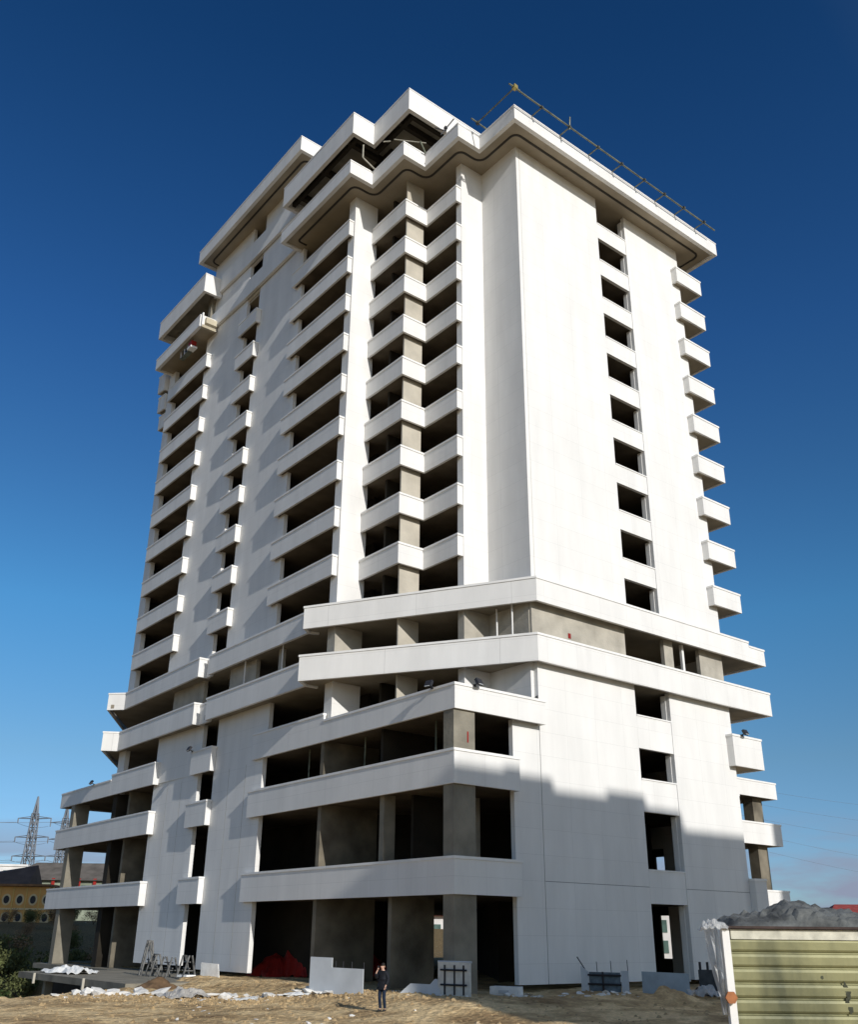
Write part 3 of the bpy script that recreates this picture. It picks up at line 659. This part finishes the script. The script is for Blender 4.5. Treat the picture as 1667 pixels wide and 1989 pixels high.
for z in (-1.75, -2.15): ptube(r_, (1.62, -1.32, z), (2.3, -2.85, z), .05, MBLK, 'rail')
ptube(r_, (1.95, -2.0, -2.6), (1.95, -2.0, -1.6), .05, MBLK, 'rail')
ptube(r_, (1.75, -1.1, -1.6), (1.45, -.8, -.95), .03, MBLK, 'rod')
for x, y, z in ((1.9, -1.7, -1.15), (2.2, -2.35, -1.1), (2.55, -3.1, -1.05)): ptube(r_, (x, y, -1.7), (x-.03, y, z), .018, MBLK, 'rod')
r_ = thing('board_stack', 'plain blue grey board leaning below the ground floor window', 'board', (4, -4, -2.64))
board(r_, 'board', (3.61, -3.06), (4.7, -5.05), -2.72, [(0,0),(1,-.1),(1,1.1),(0,1.15)], .06, mat('bluish_board', (.34, .40, .45), .7, .1, 1.5))
r_ = thing('site_generator', 'dark machine with upright handles behind the corner of the metal shed', 'machine', (5.6, -5.6, -2.6), -1.0)
MB().box(-.5,.5,-.4,.4,.25,1.15).build('body', mat('dark_machine', (.05, .055, .06), .6, .2, 4), r_)
MB().box(-.45,.45,-.35,.35,0,.25).build('base', MBLK, r_)
for x in (-.4,-.05,.3): MB().tube((x,-.3,1.1),(x,-.3,1.5),.06).build('handle', MBLK, r_)
MB().tube((-.55,-.2,.2),(-.55,.2,.2),.2,14).build('wheel', MBLK, r_)
# west side
r_ = thing('propped_board', 'small white board propped against the foot of the left wall', 'board', (-7.9, 20.9, -2.6))
board(r_, 'board', (-7.9, 21.6), (-7.5, 19.9), -2.6, [(0,0),(1,0),(.95,.85),(.05,.9)], .05, MWP, -.1)
board(r_, 'lower_board', (-8.7, 22.0), (-8.0, 20.3), -2.6, [(0,0),(1,0),(1,.1),(0,.06)], .5, MWP)
def trestle(loc, rz, label, w_=1.0, h_=1.7, n=3):
    t_ = thing('trestle_frame', label, 'metal frame', loc, rz, 'rusty site frames by the left wall')
    for x in (-w_/2, w_/2):
        for y in (-.3, .3): MB().tube((x, y*1.4, 0), (x, y*.3, h_), .06, 6).build('leg', MSTEELB, t_)
        MB().tube((x, -.36, h_*.35), (x, .36, h_*.35), .035, 6).build('stretcher', MSTEELB, t_)
    for i in range(n): MB().tube((-w_/2, 0, h_*(.45+.27*i)), (w_/2, 0, h_*(.45+.27*i)), .04, 6).build('rung', MSTEELB, t_)
    MB().tube((-w_/2, 0, h_*.2), (w_/2, 0, h_), .035, 6).build('diagonal', MSTEELB, t_)
    return t_
MSTEELB = mat('site_steel', (.16, .16, .155), .6, .4, 4, metal=.3)
trestle((-8.8, 27.6, -2.62), 1.3, 'tall narrow steel trestle left of the wall foot', .9, 2.1)
trestle((-8.6, 24.8, -2.62), 1.5, 'low wide steel trestle in the middle of the row', 1.5, 1.15, 2)
trestle((-8.9, 26.2, -2.62), 1.4, 'low steel trestle standing close beside the tall one', 1.2, 1.3, 3)
trestle((-8.6, 22.2, -2.62), 1.5, 'steel trestle holding a white tray at the right of the row', 1.0, 1.3, 2)
r_ = MB().obox((-8.7, 21.9, -2.45), .7, .9, .12, .2).build('tray', MWP); tag(r_, 'white tray lying at the foot of the right steel trestle', 'tray')
# crumpled sheets
def crumple(name, label, cat, loc, sx, sy, hgt, m, seed=0, group=None, nxx=26, nyy=16, rz=0, flat=False):
    vs, fs = [], []
    for j in range(nyy+1):
        for i in range(nxx+1):
            u, v = i/nxx-.5, j/nyy-.5
            q = Vector((u*4+seed*7, v*3.4, seed)); 
            z = hgt*((max(0, 1-(2*u)**2)*max(0, 1-(2*v)**2))**.7*.95 + abs(mnoise.noise(q))*.25 + abs(mnoise.noise(q*2.7))*.12) if flat else hgt*(max(0, 1-(2*u)**2)*.6*max(0, 1-(2*v)**2) + abs(mnoise.noise(q))*.8 + abs(mnoise.noise(q*2.7))*.3)
            ex = 1 + .25*mnoise.noise(Vector((u*3, v*3, seed+5)))
            vs.append((u*sx*ex, v*sy*ex, z))
    for j in range(nyy):
        for i in range(nxx):
            a = j*(nxx+1)+i; fs.append((a, a+1, a+nxx+2, a+nxx+1))
    o = MB().add(vs, fs).build(name, m, None, fix=False); o.location = loc; o.rotation_euler = (0, 0, rz)
    sd = o.modifiers.new('thick', 'SOLIDIFY'); sd.thickness = .02
    return tag(o, label, cat, group)
crumple('plastic_sheet', 'big white sheet thrown over materials on the terrace slab at far left', 'plastic sheet', (-11.9, 33.0, -2.62), 2.6, 4.4, .5, MWP, 1, rz=.15)
MGT = mat('grey_tarpaulin', (.125, .13, .125), .6, .5, 1.6, .5, 9)
crumple('plastic_sheet', 'grey crumpled plastic sheet among the white rubble left of centre', 'plastic sheet', (-14.6, 9.6, gz(-14.6, 9.6)-.05), 2.2, 1.7, .42, mat('grey_plastic', (.42, .40, .37), .6, .15, 3), 3)
crumple('plastic_sheet', 'pale blue plastic sheet at the right end of the white rubble', 'plastic sheet', (-12.3, 7.4, gz(-12.3, 7.4)-.04), 1.7, .8, .2, mat('blue_plastic', (.60, .61, .60), .5, .15, 3), 4, rz=-.7)
crumple('plastic_sheet', 'bright white torn sheet lying left of the notched board', 'plastic sheet', (-10.2, 6.0, gz(-10.2, 6.0)-.03), 1.9, 1.0, .12, MWP, 6, rz=-.7)
for x, y, sx, sy, h_, lb, sd in ((-3.0, 21.0, 2.0, 2.2, 1.5, 'small red tarpaulin heap inside the left ground floor bay', 2), (-1.6, 19.4, 2.4, 3.0, 2.9, 'tall dark red tarpaulin heap behind the small one', 5), (-.9, 15.2, 2.6, 3.4, 2.2, 'red tarpaulin heap behind the standing person', 9)):
    crumple('tarpaulin_heap', lb, 'tarpaulin', (x, y, -2.62), sx*1.3, sy*1.2, h_*.85, MRED, sd, flat=True)
# white rubble and stones
def chunk(r, seed, sq=1.0):
    b = bmesh.new(); bmesh.ops.create_icosphere(b, subdivisions=1, radius=r)
    rs = random.Random(seed)
    for v in b.verts: v.co *= rs.uniform(.55, 1.25); v.co.z *= sq
    me = bpy.data.meshes.new('chunk'); b.to_mesh(me); b.free(); return me
MRUB = mat('white_rubble', (.74, .72, .68), .9, .15, 4, .3, 12)
cm = [chunk(.2, i, random.choice((.35, .6, .8))) for i in range(9)]
for m_ in cm: m_.materials.append(MRUB)
rr = random.Random(3)
def rub(x, y, s_, i):
    o = bpy.data.objects.new('rubble_chunk', cm[i % 9]); COL.objects.link(o)
    o.location = (x, y, gz(x, y)+.03*s_); o.scale = (s_*rr.uniform(.7, 1.7), s_*rr.uniform(.7, 1.4), s_*rr.uniform(.5, 1)); o.rotation_euler = (rr.uniform(-.3,.3), rr.uniform(-.3,.3), rr.uniform(0, 6))
    tag(o, 'broken white chunk of rubble lying on the dirt', 'rubble', 'white rubble chunks on the dirt')
for i in range(105):
    u = rr.random(); x = -18.5 + 9.5*u + rr.gauss(0, .6); y = 14.0 - 9.0*u + rr.gauss(0, .9)
    rub(x, y, rr.choice((.4, .6, .8, 1.2, 1.8)), i)
for i in range(150):
    u = rr.random(); rub(-19 + 13*u + rr.gauss(0, 1.0), 13.2 - 11.5*u + rr.gauss(0, 1.3), rr.uniform(.15, .4), i)
for i in range(44):
    u = rr.random(); x = -4.6 + 7*u + rr.gauss(0, .4); y = -1.2 - 2.4*u + rr.gauss(0, .6); rub(x, y, rr.choice((.4, .6, .9)), i)
for i in range(14):
    rub(rr.uniform(-22, -10), rr.uniform(-6, 4), rr.uniform(.25, .6), i)
# brown stones and clods : one scatter
vs = MB()
for i in range(3600):
    if i < 1500: x, y = rr.uniform(-26, 8), rr.uniform(-16, 16)
    else: u = rr.random(); x = -19 + 12*u + rr.gauss(0, 1.2); y = 12.5 - 12*u + rr.gauss(0, 1.6)
    if x > -7.2 and y > -.8: continue
    s_ = rr.choice((.03, .035, .04, .05, .06, .10)) * rr.uniform(.7, 1.4); z = gz(x, y)
    pts = [Vector((rr.uniform(-1, 1), rr.uniform(-1, 1), 0)).normalized()*s_*rr.uniform(.7, 1.2) for _ in range(0)]
    ring = [(x+s_*rr.uniform(.7, 1.3)*math.cos(a), y+s_*rr.uniform(.7, 1.3)*math.sin(a), z-.02+rr.uniform(0, .02)) for a in (0, 1.05, 2.1, 3.14, 4.2, 5.2)]
    top = [(x+s_*.5*math.cos(a)*rr.uniform(.5, 1.2), y+s_*.5*math.sin(a)*rr.uniform(.5, 1.2), z+s_*rr.uniform(.45, .9)) for a in (.4, 2.5, 4.6)]
    vs.add(ring+top, [(0,1,6),(1,2,7,6),(2,3,7),(3,4,8,7),(4,5,8),(5,0,6,8),(6,7,8)])
st = vs.build('scattered_stones', mat('clods', (.42, .30, .16), .97, .3, 2.5, .3, 9), None, fix=False); tag(st, 'brown clods and stones scattered over the dirt', 'stones', kind='stuff')
hp = MB()
# low dirt mound near the right boards
def mound(name, label, x, y, rx, ry, h_, m, cat='dirt mound', seed=0, z0=None):
    n = 22; vs, fs = [], []
    z0 = gz(x, y) if z0 is None else z0
    for j in range(n+1):
        for i in range(n+1):
            u, v = 2*i/n-1, 2*j/n-1; d = math.hypot(u, v); k = max(0, 1-d)
            q = Vector((u*3+seed, v*3, seed*2)); z = (h_+.3)*(k**.8)*(1+.35*mnoise.noise(q)+.12*mnoise.noise(q*3)) - .34
            vs.append((u*rx, v*ry, z))
    for j in range(n):
        for i in range(n): a = j*(n+1)+i; fs.append((a, a+1, a+n+2, a+n+1))
    o = MB().add(vs, fs).build(name, m, None, smooth=True, fix=False); o.location = (x, y, z0); return tag(o, label, cat)
mound('dirt_mound', 'low dirt mound in the shade before the leaning blue board', 2.6, -5.4, 2.6, 1.6, .55, MDIRT, seed=2)
mound('dirt_mound', 'brown dirt heap at the left end of the terrace slab', -12.6, 17.2, 1.8, 1.4, .7, mat('dark_dirt', (.16, .10, .055), .95, .3, 2, .6, 8), seed=5)
rk = bpy.data.objects.new('foreground_stone', chunk(.32, 77, .6)); COL.objects.link(rk); rk.data.materials.append(mat('ochre_stone', (.5, .38, .24), .9, .3, 5, .4, 12)); rk.location = (-13.0, -9.7, gz(-13.0, -9.7)+.05); tag(rk, 'rough brown and white stone at the bottom edge of the picture', 'stone')

# ------------------------------------------------------------------ metal shed at the right
SA = Vector((-19.77, -24.68, 0)); SR = math.atan2(-.617, .787)
shed = thing('metal_shed', 'olive green ribbed metal shed with a pale frame at the right edge', 'shed', (SA.x, SA.y, -2.9), SR)
def ymat():
    m = mat('olive_sheet', (.27, .27, .105), .5, .1, 1, metal=.15, spec=.35); t = m.node_tree; b = t.nodes['Principled BSDF']
    n = N(t, 'ShaderNodeTexNoise'); n.inputs['Scale'].default_value = .9; n.inputs['Detail'].default_value = 5
    g = N(t, 'ShaderNodeNewGeometry'); mpp = N(t, 'ShaderNodeMapping'); mpp.inputs['Scale'].default_value = (1.3, 1.3, .35); t.links.new(g.outputs['Position'], mpp.inputs[0]); t.links.new(mpp.outputs[0], n.inputs[0])
    r = N(t, 'ShaderNodeValToRGB'); e = r.color_ramp.elements; e[0].position = .35; e[0].color = (.10, .105, .06, 1); e[1].position = .62; e[1].color = (.30, .29, .15, 1)  # reflection streaks painted into the sheet colour as vertically stretched noise
    t.links.new(n.outputs[0], r.inputs[0]); t.links.new(r.outputs[0], b.inputs['Base Color'])
    n3 = N(t, 'ShaderNodeTexNoise'); n3.inputs['Scale'].default_value = 2.2; bp = N(t, 'ShaderNodeBump'); bp.inputs['Strength'].default_value = .18; bp.inputs['Distance'].default_value = .1
    t.links.new(g.outputs['Position'], n3.inputs[0]); t.links.new(n3.outputs[0], bp.inputs['Height']); t.links.new(bp.outputs[0], b.inputs['Normal'])
    return m
MYG = ymat()
sb = MB(); zz = 0.0; pts = []
while zz < 2.86:
    pts += [(.03, zz), (.0, zz+.035), (-.012, zz+.17), (.004, zz+.215), (.06, zz+.232), (.06, zz+.255)]; zz += .266
SLEN = 7.0
vsh = [(.141, y, z) for y, z in pts] + [(SLEN, y, z) for y, z in pts]
n = len(pts); sb.add(vsh, [(i, n+i, n+i+1, i+1) for i in range(n-1)])
sh = sb.build('corrugated_wall', MYG, shed, fix=False); sd = sh.modifiers.new('t', 'SOLIDIFY'); sd.thickness = .02
MB().box(0, .14, -.04, .12, 0, 3.06).build('corner_post', MC, shed)
MB().box(.171, SLEN, -.035, .12, 2.875, 3.05).build('top_rail', mat('worn_cream', (.62, .60, .50), .7, .25, 3), shed)
MB().prism([(-.02,-.12),(SLEN+.1,-.12),(SLEN+.1,2.6),(1.05,2.6)], 3.065, 3.11).build('roof', mat('rusty_roof', (.06, .04, .035), .8, .4, 3), shed)
MB().prism([(.03,.14),(.08,.14),(1.0,2.5),(.95,2.5)], 0, 3.05).build('side_wall', MPANEL, shed)
MB().box(SLEN-.05, SLEN, .14, 2.5, 0, 3.05).build('side_wall', MPANEL, shed)
MST = mat('black_smear', (.05, .055, .03), .6, .3, 8)
for x, z, a, b_ in ((2.26, 2.06, .04, .10), (2.30, 1.93, .055, .11), (2.25, 1.79, .04, .08), (2.30, 1.68, .05, .10), (1.84, 2.22, .03, .035), (2.58, 2.2, .022, .03)):
    n_ = 12; vv = [(x+a*math.cos(2*PI*i/n_)*rr.uniform(.6, 1.2), -.0075, z+b_*math.sin(2*PI*i/n_)*rr.uniform(.6, 1.2)) for i in range(n_)]
    MB().add(vv+[(p[0], -.001, p[2]) for p in vv], [tuple(range(n_)), tuple(range(n_, 2*n_))[::-1]]+[(i, (i+1) % n_, n_+(i+1) % n_, n_+i) for i in range(n_)]).build('paint_stain', MST, shed)
sg = thing('orange_disc', 'round orange disc fixed to the left edge of the metal shed', 'disc', (SA.x-.02, SA.y-.1, -1.04), SR)
MB().tube((-.02, -.05, 0), (-.02, .02, 0), .115, 6).build('disc', mat('orange_paint', (.40, .15, .055), .6, .15, 6), sg)
MB().tube((-.04, .02, 0), (.1, .1, 0), .02, 6).build('stem', MBLK, sg)
def heap(name, label, u0, u1, v0, v1, ridge, m, seed):
    n1_, n2_ = 60, 22; vs, fs = [], []
    for j in range(n2_+1):
        for i in range(n1_+1):
            s_, t_ = i/n1_, j/n2_; x = u0+(u1-u0)*s_; y = v0+(v1-v0)*t_
            h_ = ridge(x)*math.sin(PI*min(1, max(0, t_)))**.7; q = Vector((x*1.6, y*1.6, seed))
            vs.append((x, y, h_*(1+.28*mnoise.noise(q)+.2*abs(mnoise.noise(q*2.9)))+min(1, h_*6)*(.11*abs(mnoise.noise(q*4))+.06*abs(mnoise.noise(q*9)))))
    for j in range(n2_):
        for i in range(n1_): a = j*(n1_+1)+i; fs.append((a, a+1, a+n1_+2, a+n1_+1))
    o = MB().add(vs, fs).build(name, m, None, fix=False); o.location = (SA.x, SA.y, .21); o.rotation_euler = (0, 0, SR); return tag(o, label, 'tarpaulin')
def ridge(x):
    K = [(.3, 0), (.45, .16), (1.0, .20), (1.3, .26), (1.7, .47), (2.1, .40), (2.8, .27), (3.6, .06), (5.2, 0.02), (7.2, 0)]
    for a, b_ in zip(K, K[1:]):
        if a[0] <= x <= b_[0]: return a[1] + (b_[1]-a[1])*(x-a[0])/(b_[0]-a[0])
    return 0
heap('tarpaulin', 'crumpled grey tarpaulin heaped on the metal shed roof', .3, 7.0, 0.0, 2.3, ridge, MGT, 4)
MPL = mat('clear_plastic', (.62, .63, .64), .35, .1, 3, .3, 10); MPL.node_tree.nodes['Principled BSDF'].inputs['Alpha'].default_value = .4
pl = crumple('plastic_sheet', 'torn clear plastic flapping at the upper left corner of the shed', 'plastic sheet', (SA.x-.12, SA.y+.08, .12), .5, .35, .22, MPL, 11, nxx=16, nyy=10, rz=SR)
pl2 = MB()
vs, fs = [], []
for j in range(15):
    for i in range(7):
        s_, t_ = i/6, j/14; x = -.28*(1-t_*.7)+.26*s_*(1-t_*.7) ; vs.append((x - .02, .1+.1*math.sin(s_*9+t_*5), -1.5*t_ + .05*mnoise.noise(Vector((s_*4, t_*4, 2)))))
for j in range(14):
    for i in range(6): a = j*7+i; fs.append((a, a+1, a+8, a+7))
o = MB().add(vs, fs).build('plastic_sheet', MPL, None, fix=False); o.location = (SA.x, SA.y, .16); o.rotation_euler = (0,0,SR); o.modifiers.new('t','SOLIDIFY').thickness = .01
tag(o, 'clear plastic strip hanging down beside the shed corner post', 'plastic sheet')
crumple('plastic_sheet', 'pale crumpled bag on the ground behind the lower shed post', 'plastic sheet', (4.6, -6.0, gz(4.6, -6.0)), 1.2, 1.2, .6, MPL, 13)

# ------------------------------------------------------------------ vegetation on the bank and in the pit
def leafmat(name, c):
    m = mat(name, c, .85, .35, .9); return m
ML1 = leafmat('evergreen_leaf', (.11, .125, .045)); ML2 = leafmat('dry_leaf', (.27, .18, .10)); ML3 = leafmat('fresh_leaf', (.035, .06, .014)); MBK = mat('bark', (.08, .06, .045), .95, .2, 4)
def shrub(label, m, w_, h_, nl, ls, seed, bare=False):
    r = random.Random(seed); t_ = thing('shrub', label, 'shrub', (0, 0, 0), 0, 'shrubs on the bank behind the building')
    b = MB(); lobes = [(r.uniform(-.35, .35)*w_, r.uniform(-.35, .35)*w_, r.uniform(.35, .75)*h_, r.uniform(.2, .38)) for _ in range(8)]
    for i in range(nl):
        L0 = r.choice(lobes); d = Vector((r.gauss(0, 1), r.gauss(0, 1), r.gauss(0, 1))).normalized()*(r.random()**.4)
        p = Vector((L0[0]+d.x*w_*L0[3], L0[1]+d.y*w_*L0[3], max(.05, L0[2]+d.z*h_*L0[3])))
        a = Vector((r.gauss(0,1), r.gauss(0,1), r.gauss(0,1))).normalized(); c = a.cross(Vector((r.gauss(0,1), r.gauss(0,1), r.gauss(0,1)))).normalized(); s_ = ls*r.uniform(.6, 1.4)
        b.add([p-a*s_, p-c*s_*.5, p+a*s_, p+c*s_*.5], [(0,1,2,3)])
    b.build('crown', m, t_, fix=False)
    b = MB()
    for i in range(7): 
        L0 = lobes[i]; b.tube((0, 0, -.2), (L0[0]*.5, L0[1]*.5, L0[2]*.6), .06, 5, .04); b.tube((L0[0]*.5, L0[1]*.5, L0[2]*.6), (L0[0], L0[1], L0[2]), .04, 5, .015)
    b.build('trunk', MBK, t_, fix=False)
    return t_
kinds = [('dark evergreen bush', ML1, 5.5, 4.2, 2600, .16), ('brown leafless looking bush', ML2, 5.0, 4.0, 1700, .13), ('fresh green low bush', ML3, 3.4, 2.0, 1500, .12)]
protos = [shrub(k[0], k[1], k[2], k[3], k[4], k[5], i+20) for i, k in enumerate(kinds)]
used = [False]*3
def put(k, x, y, s_, label, z=None):
    o = protos[k] if not used[k] else copy_tree(protos[k]); used[k] = True
    o.location = (x, y, (gz(x, y, False) if z is None else z)); o.scale = (s_, s_, s_*rr.uniform(.85, 1.15)); o.rotation_euler = (0, 0, rr.uniform(0, 6)); o['label'] = label
txt = ['dark evergreen bush on the shaded bank beyond the pit', 'brown twiggy bush on the shaded bank beyond the pit', 'fresh green low bush down in the pit']
for row, (y0, n_) in enumerate(((64, 8), (71, 9), (79, 9), (88, 9), (97, 9))):
    for i in range(n_):
        y = y0 + rr.uniform(-2.5, 2.5); x = -9 + (y0-62)*.28 + (i-1.5)*(4.3+row*.3) + rr.uniform(-1.3, 1.3)
        k = 0 if rr.random() < .55 else 1
        put(k, x, y, rr.uniform(.8, 1.2)*(1, 1, .95, .75, .5)[row], txt[k])
for i in range(20):
    k = 0 if rr.random() < .5 else 1
    put(k, -4 + i*2.3 + rr.uniform(-.8, .8), 106 + rr.uniform(-4, 4), rr.uniform(.38, .62), txt[k])
for x, y in ((-11.5, 40), (-13.5, 47), (-9.5, 47), (-15.5, 33), (-16, 43), (-11, 54), (-18, 52)):
    put(2, x, y, rr.uniform(.8, 1.2), txt[2])
# ------------------------------------------------------------------ things far off
MOCH = mat('ochre_render', (.62, .34, .11), .85, .12, .4); MROOF = mat('dark_roof', (.10, .075, .065), .85, .2, .6); MRR = mat('red_tile', (.30, .06, .05), .8, .2, 1); MWH = mat('far_white', (.72, .70, .68), .8, .06, .5); MTEAL = mat('teal_glass', (.10, .16, .14), .3, .2, 1)
def far(name, label, loc, rz, cat='building'):
    return thing(name, label, cat, loc, rz)
oc = far('ochre_building', 'ochre building with round windows at the far left edge', (1.5, 124.2, .6), -.66)
MB().box(0, 14, 0, 10, -1.5, 5.35).build('wall', MOCH, oc)
MB().box(-.4, 14.3, -.6, 10, 5.4, 5.7).build('cornice', mat('brown_trim', (.22, .12, .06), .8, .2), oc)
MB().box(-2, 4.2, -1.2, 6, 3.4, 5.0).build('bay', mat('ochre_light', (.62, .42, .14), .8, .1, .4), oc)
MSAND = mat('sand_trim', (.62, .50, .30), .8, .1)
def disc(x, zc, a, b_, y, y2):
    v_ = [(x+a*math.cos(q*PI/8), y, zc+b_*math.sin(q*PI/8)) for q in range(16)] + [(x+a*math.cos(q*PI/8), y2, zc+b_*math.sin(q*PI/8)) for q in range(16)]
    return MB().add(v_, [tuple(range(16)), tuple(range(16, 32))[::-1]] + [(q, (q+1) % 16, 16+(q+1) % 16, 16+q) for q in range(16)])
for r_i, (zc, fr_) in enumerate(((3.55, 0), (1.1, 1))):
    for i in range(5):
        x = 6.1 + i*1.95 + (.15 if r_i else 0)
        fm = disc(x, zc, .66, .80, -.06, .02)
        if fr_: fm = MB().box(x-.62, x+.62, -.06, .02, -.6, zc+.15); fm.add(disc(x, zc+.15, .62, .62, -.062, .021).v, disc(x, zc+.15, .62, .62, -.062, .021).f)
        f_ = fm.build('window', MSAND, oc)
        disc(x, zc, .42, .55, -.09, -.05).build('pane', MBLK, f_)
for i in range(7): MB().box(5.0+i*1.95, 5.14+i*1.95, -.12, 0, -.6, 5.3).build('pilaster', bpy.data.materials['ochre_light'], oc)
MB().box(5.0, 14, -.09, 0, 2.15, 2.4).build('string_course', MSAND, oc)
lg = far('long_building', 'long low hall with a grey brown roof and red banners', (29.5, 178, 6.5), -.62, 'building')
MB().box(-6, 22, 0, 14, -6, 3.1).build('wall', mat('grey_green_wall', (.26, .29, .22), .8, .15, .5), lg)
MB().add([(-6.5,-1,3.1),(23,-1,3.1),(23,15,3.1),(-6.5,15,3.1),(-2,6,6.9),(23,6,6.9)], [(0,1,5,4),(1,2,5),(2,3,4,5),(3,0,4),(0,3,2,1)]).build('roof', mat('grey_brown_roof', (.13, .115, .10), .9, .2, .5), lg)
for i in range(13): MB().box(-3.8+i*1.95, -2.8+i*1.95, -.1, 0, .4, 2.2).build('window', MTEAL, lg)
MB().box(-5, 22, -.14, -.02, -.2, .3).build('sill_band', MWH, lg)
for i in range(6):
    bn = MB().box(-.32, .32, -.03, .03, .2, 3.4).build('banner', MRED); c_, s_ = math.cos(-.62), math.sin(-.62); xx = (-1.5, 1.2, 4.1, 9.4, 12.6, 15.0)[i]
    bn.location = (29.5+xx*c_+.6*s_, 178+xx*s_-.6*c_, 6.6); bn.rotation_euler = (0, 0, -.62); tag(bn, 'red vertical banner before the long hall wall', 'banner', 'red banners along the long hall')
dr = far('roofed_house', 'house with a black pitched roof behind the ochre building', (5, 150, 3), -.6)
MB().box(0, 14, 0, 8, -2, 3.6).build('wall', MOCH, dr)
MB().add([(-1,-1,3.6),(15,-1,3.6),(15,9,3.6),(-1,9,3.6),(1,4,5.2),(15,4,7.6)], [(0,1,5,4),(1,2,5),(2,3,4,5),(3,0,4),(0,3,2,1)]).build('roof', MROOF, dr)
for i, (x, y, wv, hv, lb) in enumerate(((34, 237, 11, 15.2, 'pale block rising behind the dark roof at the far left edge'), (45.5, 230, 7, 14.2, 'pale block between the two pylons'))):
    wb = far('white_building', lb, (x, y, 0), -.5)
    MB().box(0, wv, 0, 9, 0, hv).build('wall', MWH, wb)
    MB().box(-.3, wv+.3, -.3, 9.3, hv, hv+.5).build('roof', MWH, wb)
    for j in range(4): MB().box(.8+j*2.3, 1.9+j*2.3, -.06, 0, hv-2.4, hv-1.0).build('window', MTEAL, wb)
eb = far('white_building', 'white block seen through the ground floor window of the tower', (62.5, 44.5, -2.9), -.9)
MB().box(-3, 6, 0, 9, 0, 5.6).build('wall', MWH, eb)
for i in range(4):
    for j in range(2): MB().box(-2.2+i*1.7, -1.3+i*1.7, -.08, 0, 1.1+j*2.3, 2.5+j*2.3).build('window', MTEAL, eb)
MB().box(-3.3, 6.3, -.3, 9.3, 5.6, 5.8).build('roof', MWH, eb)
for i, (x, y, z, lb) in enumerate(((80, 107, -2.9, 'house with a red roof seen through the gap beside the corner column'), (94, 118, -2.9, 'house further back, seen through the gap beside the corner column'), (200, 95, -2.9, 'long red roofed house at the far right above the tarpaulin'))):
    hh = far('red_roof_house', lb, (x, y, z), -.75); L2_ = 30 if i == 2 else 16; h_ = 8.6 if i == 2 else 6.0+i*3
    MB().box(-4, L2_-4, 0, 8, 0, h_).build('wall', MWH, hh)
    MB().add([(-5,-1,h_),(L2_-3,-1,h_),(L2_-3,9,h_),(-5,9,h_),(-2,4,h_+2.2),(L2_-6,4,h_+2.2)], [(0,1,5,4),(1,2,5),(2,3,4,5),(3,0,4),(0,3,2,1)]).build('roof', MRR, hh)
    for j in range(6): MB().box(-3+j*2.3, -1.8+j*2.3, -.08, 0, h_-3, h_-1.4).build('window', MTEAL, hh)
# pylons
def pylon(loc, rz, h_, label):
    t_ = thing('power_pylon', label, 'pylon', loc, rz, 'lattice power pylons')
    mp2 = MPY; b = MB(); r = .25
    lv = [(0, 3.3), (7, 2.6), (13, 2.0), (18, 1.6), (22.5, 1.3), (27, 1.1), (31.5, .95), (36, .8), (h_*.86, .6), (h_, .05)]
    for (z0, w0), (z1, w1) in zip(lv, lv[1:]):
        c0 = [(-w0,-w0,z0),(w0,-w0,z0),(w0,w0,z0),(-w0,w0,z0)]; c1_ = [(-w1,-w1,z1),(w1,-w1,z1),(w1,w1,z1),(-w1,w1,z1)]
        for i in range(4):
            j = (i+1) % 4; b.tube(c0[i], c1_[i], r, 4); b.tube(c0[i], c1_[j], r*.6, 4); b.tube(c0[j], c1_[i], r*.6, 4); b.tube(c1_[i], c1_[j], r*.6, 4)
    b.build('lattice_mast', mp2, t_, fix=False)
    for z in (22.3, 28.3, 34.3):
        a = MB()
        for s_ in (-1, 1):
            a.tube((0, -.6, z), (s_*5.8, 0, z+.2), r*.5, 4); a.tube((0, .6, z), (s_*5.8, 0, z+.2), r*.5, 4); a.tube((0, 0, z+.9), (s_*5.8, 0, z+.2), r*.45, 4)
            a.tube((s_*5.7, 0, z+.2), (s_*5.7, 0, z-1.3), .2, 5)
        a.build('cross_arm', mp2, t_, fix=False)
MPY = mat('pylon_steel', (.17, .19, .22), .6, .15, .5)
pylon((65.0, 303.0, 0.0), -.75, 41.5, 'nearer lattice pylon at the far left')
pylon((87.5, 340.0, 3.0), -.75, 42.0, 'further lattice pylon half hidden by the left wing')
def wire(name, label, pts, r=.04, group='power lines'):
    b = MB()
    for a, c in zip(pts, pts[1:]): b.tube(a, c, r, 4)
    o = b.build(name, MPY, None, fix=False); return tag(o, label, 'power line', group)
for k, z in enumerate((21.2, 27.2, 33.2)):
    for s_ in (-1, 1):
        A_ = Vector((65+s_*4.7, 303-s_*4.4, z)); B_ = Vector((-60+s_*4.7, 265-s_*4.4, z+1)); C_ = Vector((87.5+s_*4.7, 340-s_*4.4, z+3))
        for Q, w1 in ((B_, 'off to the left of the pylons'), (C_, 'between the two pylons')):
            pts = [A_.lerp(Q, i/14) - Vector((0, 0, 4*(i/14)*(1-i/14)*(4 if Q is B_ else 1))) for i in range(15)]
            wire('power_line', 'thin power line strung ' + w1, pts, .05, 'power lines ' + w1)
for k in range(5):
    A_ = Vector((60, 34, 17.5-k*1.6)); B_ = Vector((150, 20, 20-k*3.0-(k > 2)*1.5))
    pts = [A_.lerp(B_, i/16) - Vector((0, 0, 4*(i/16)*(1-i/16)*2.2)) for i in range(17)]
    wire('power_line', 'faint power line crossing the sky right of the tower', pts, .012, 'power lines right of the tower')
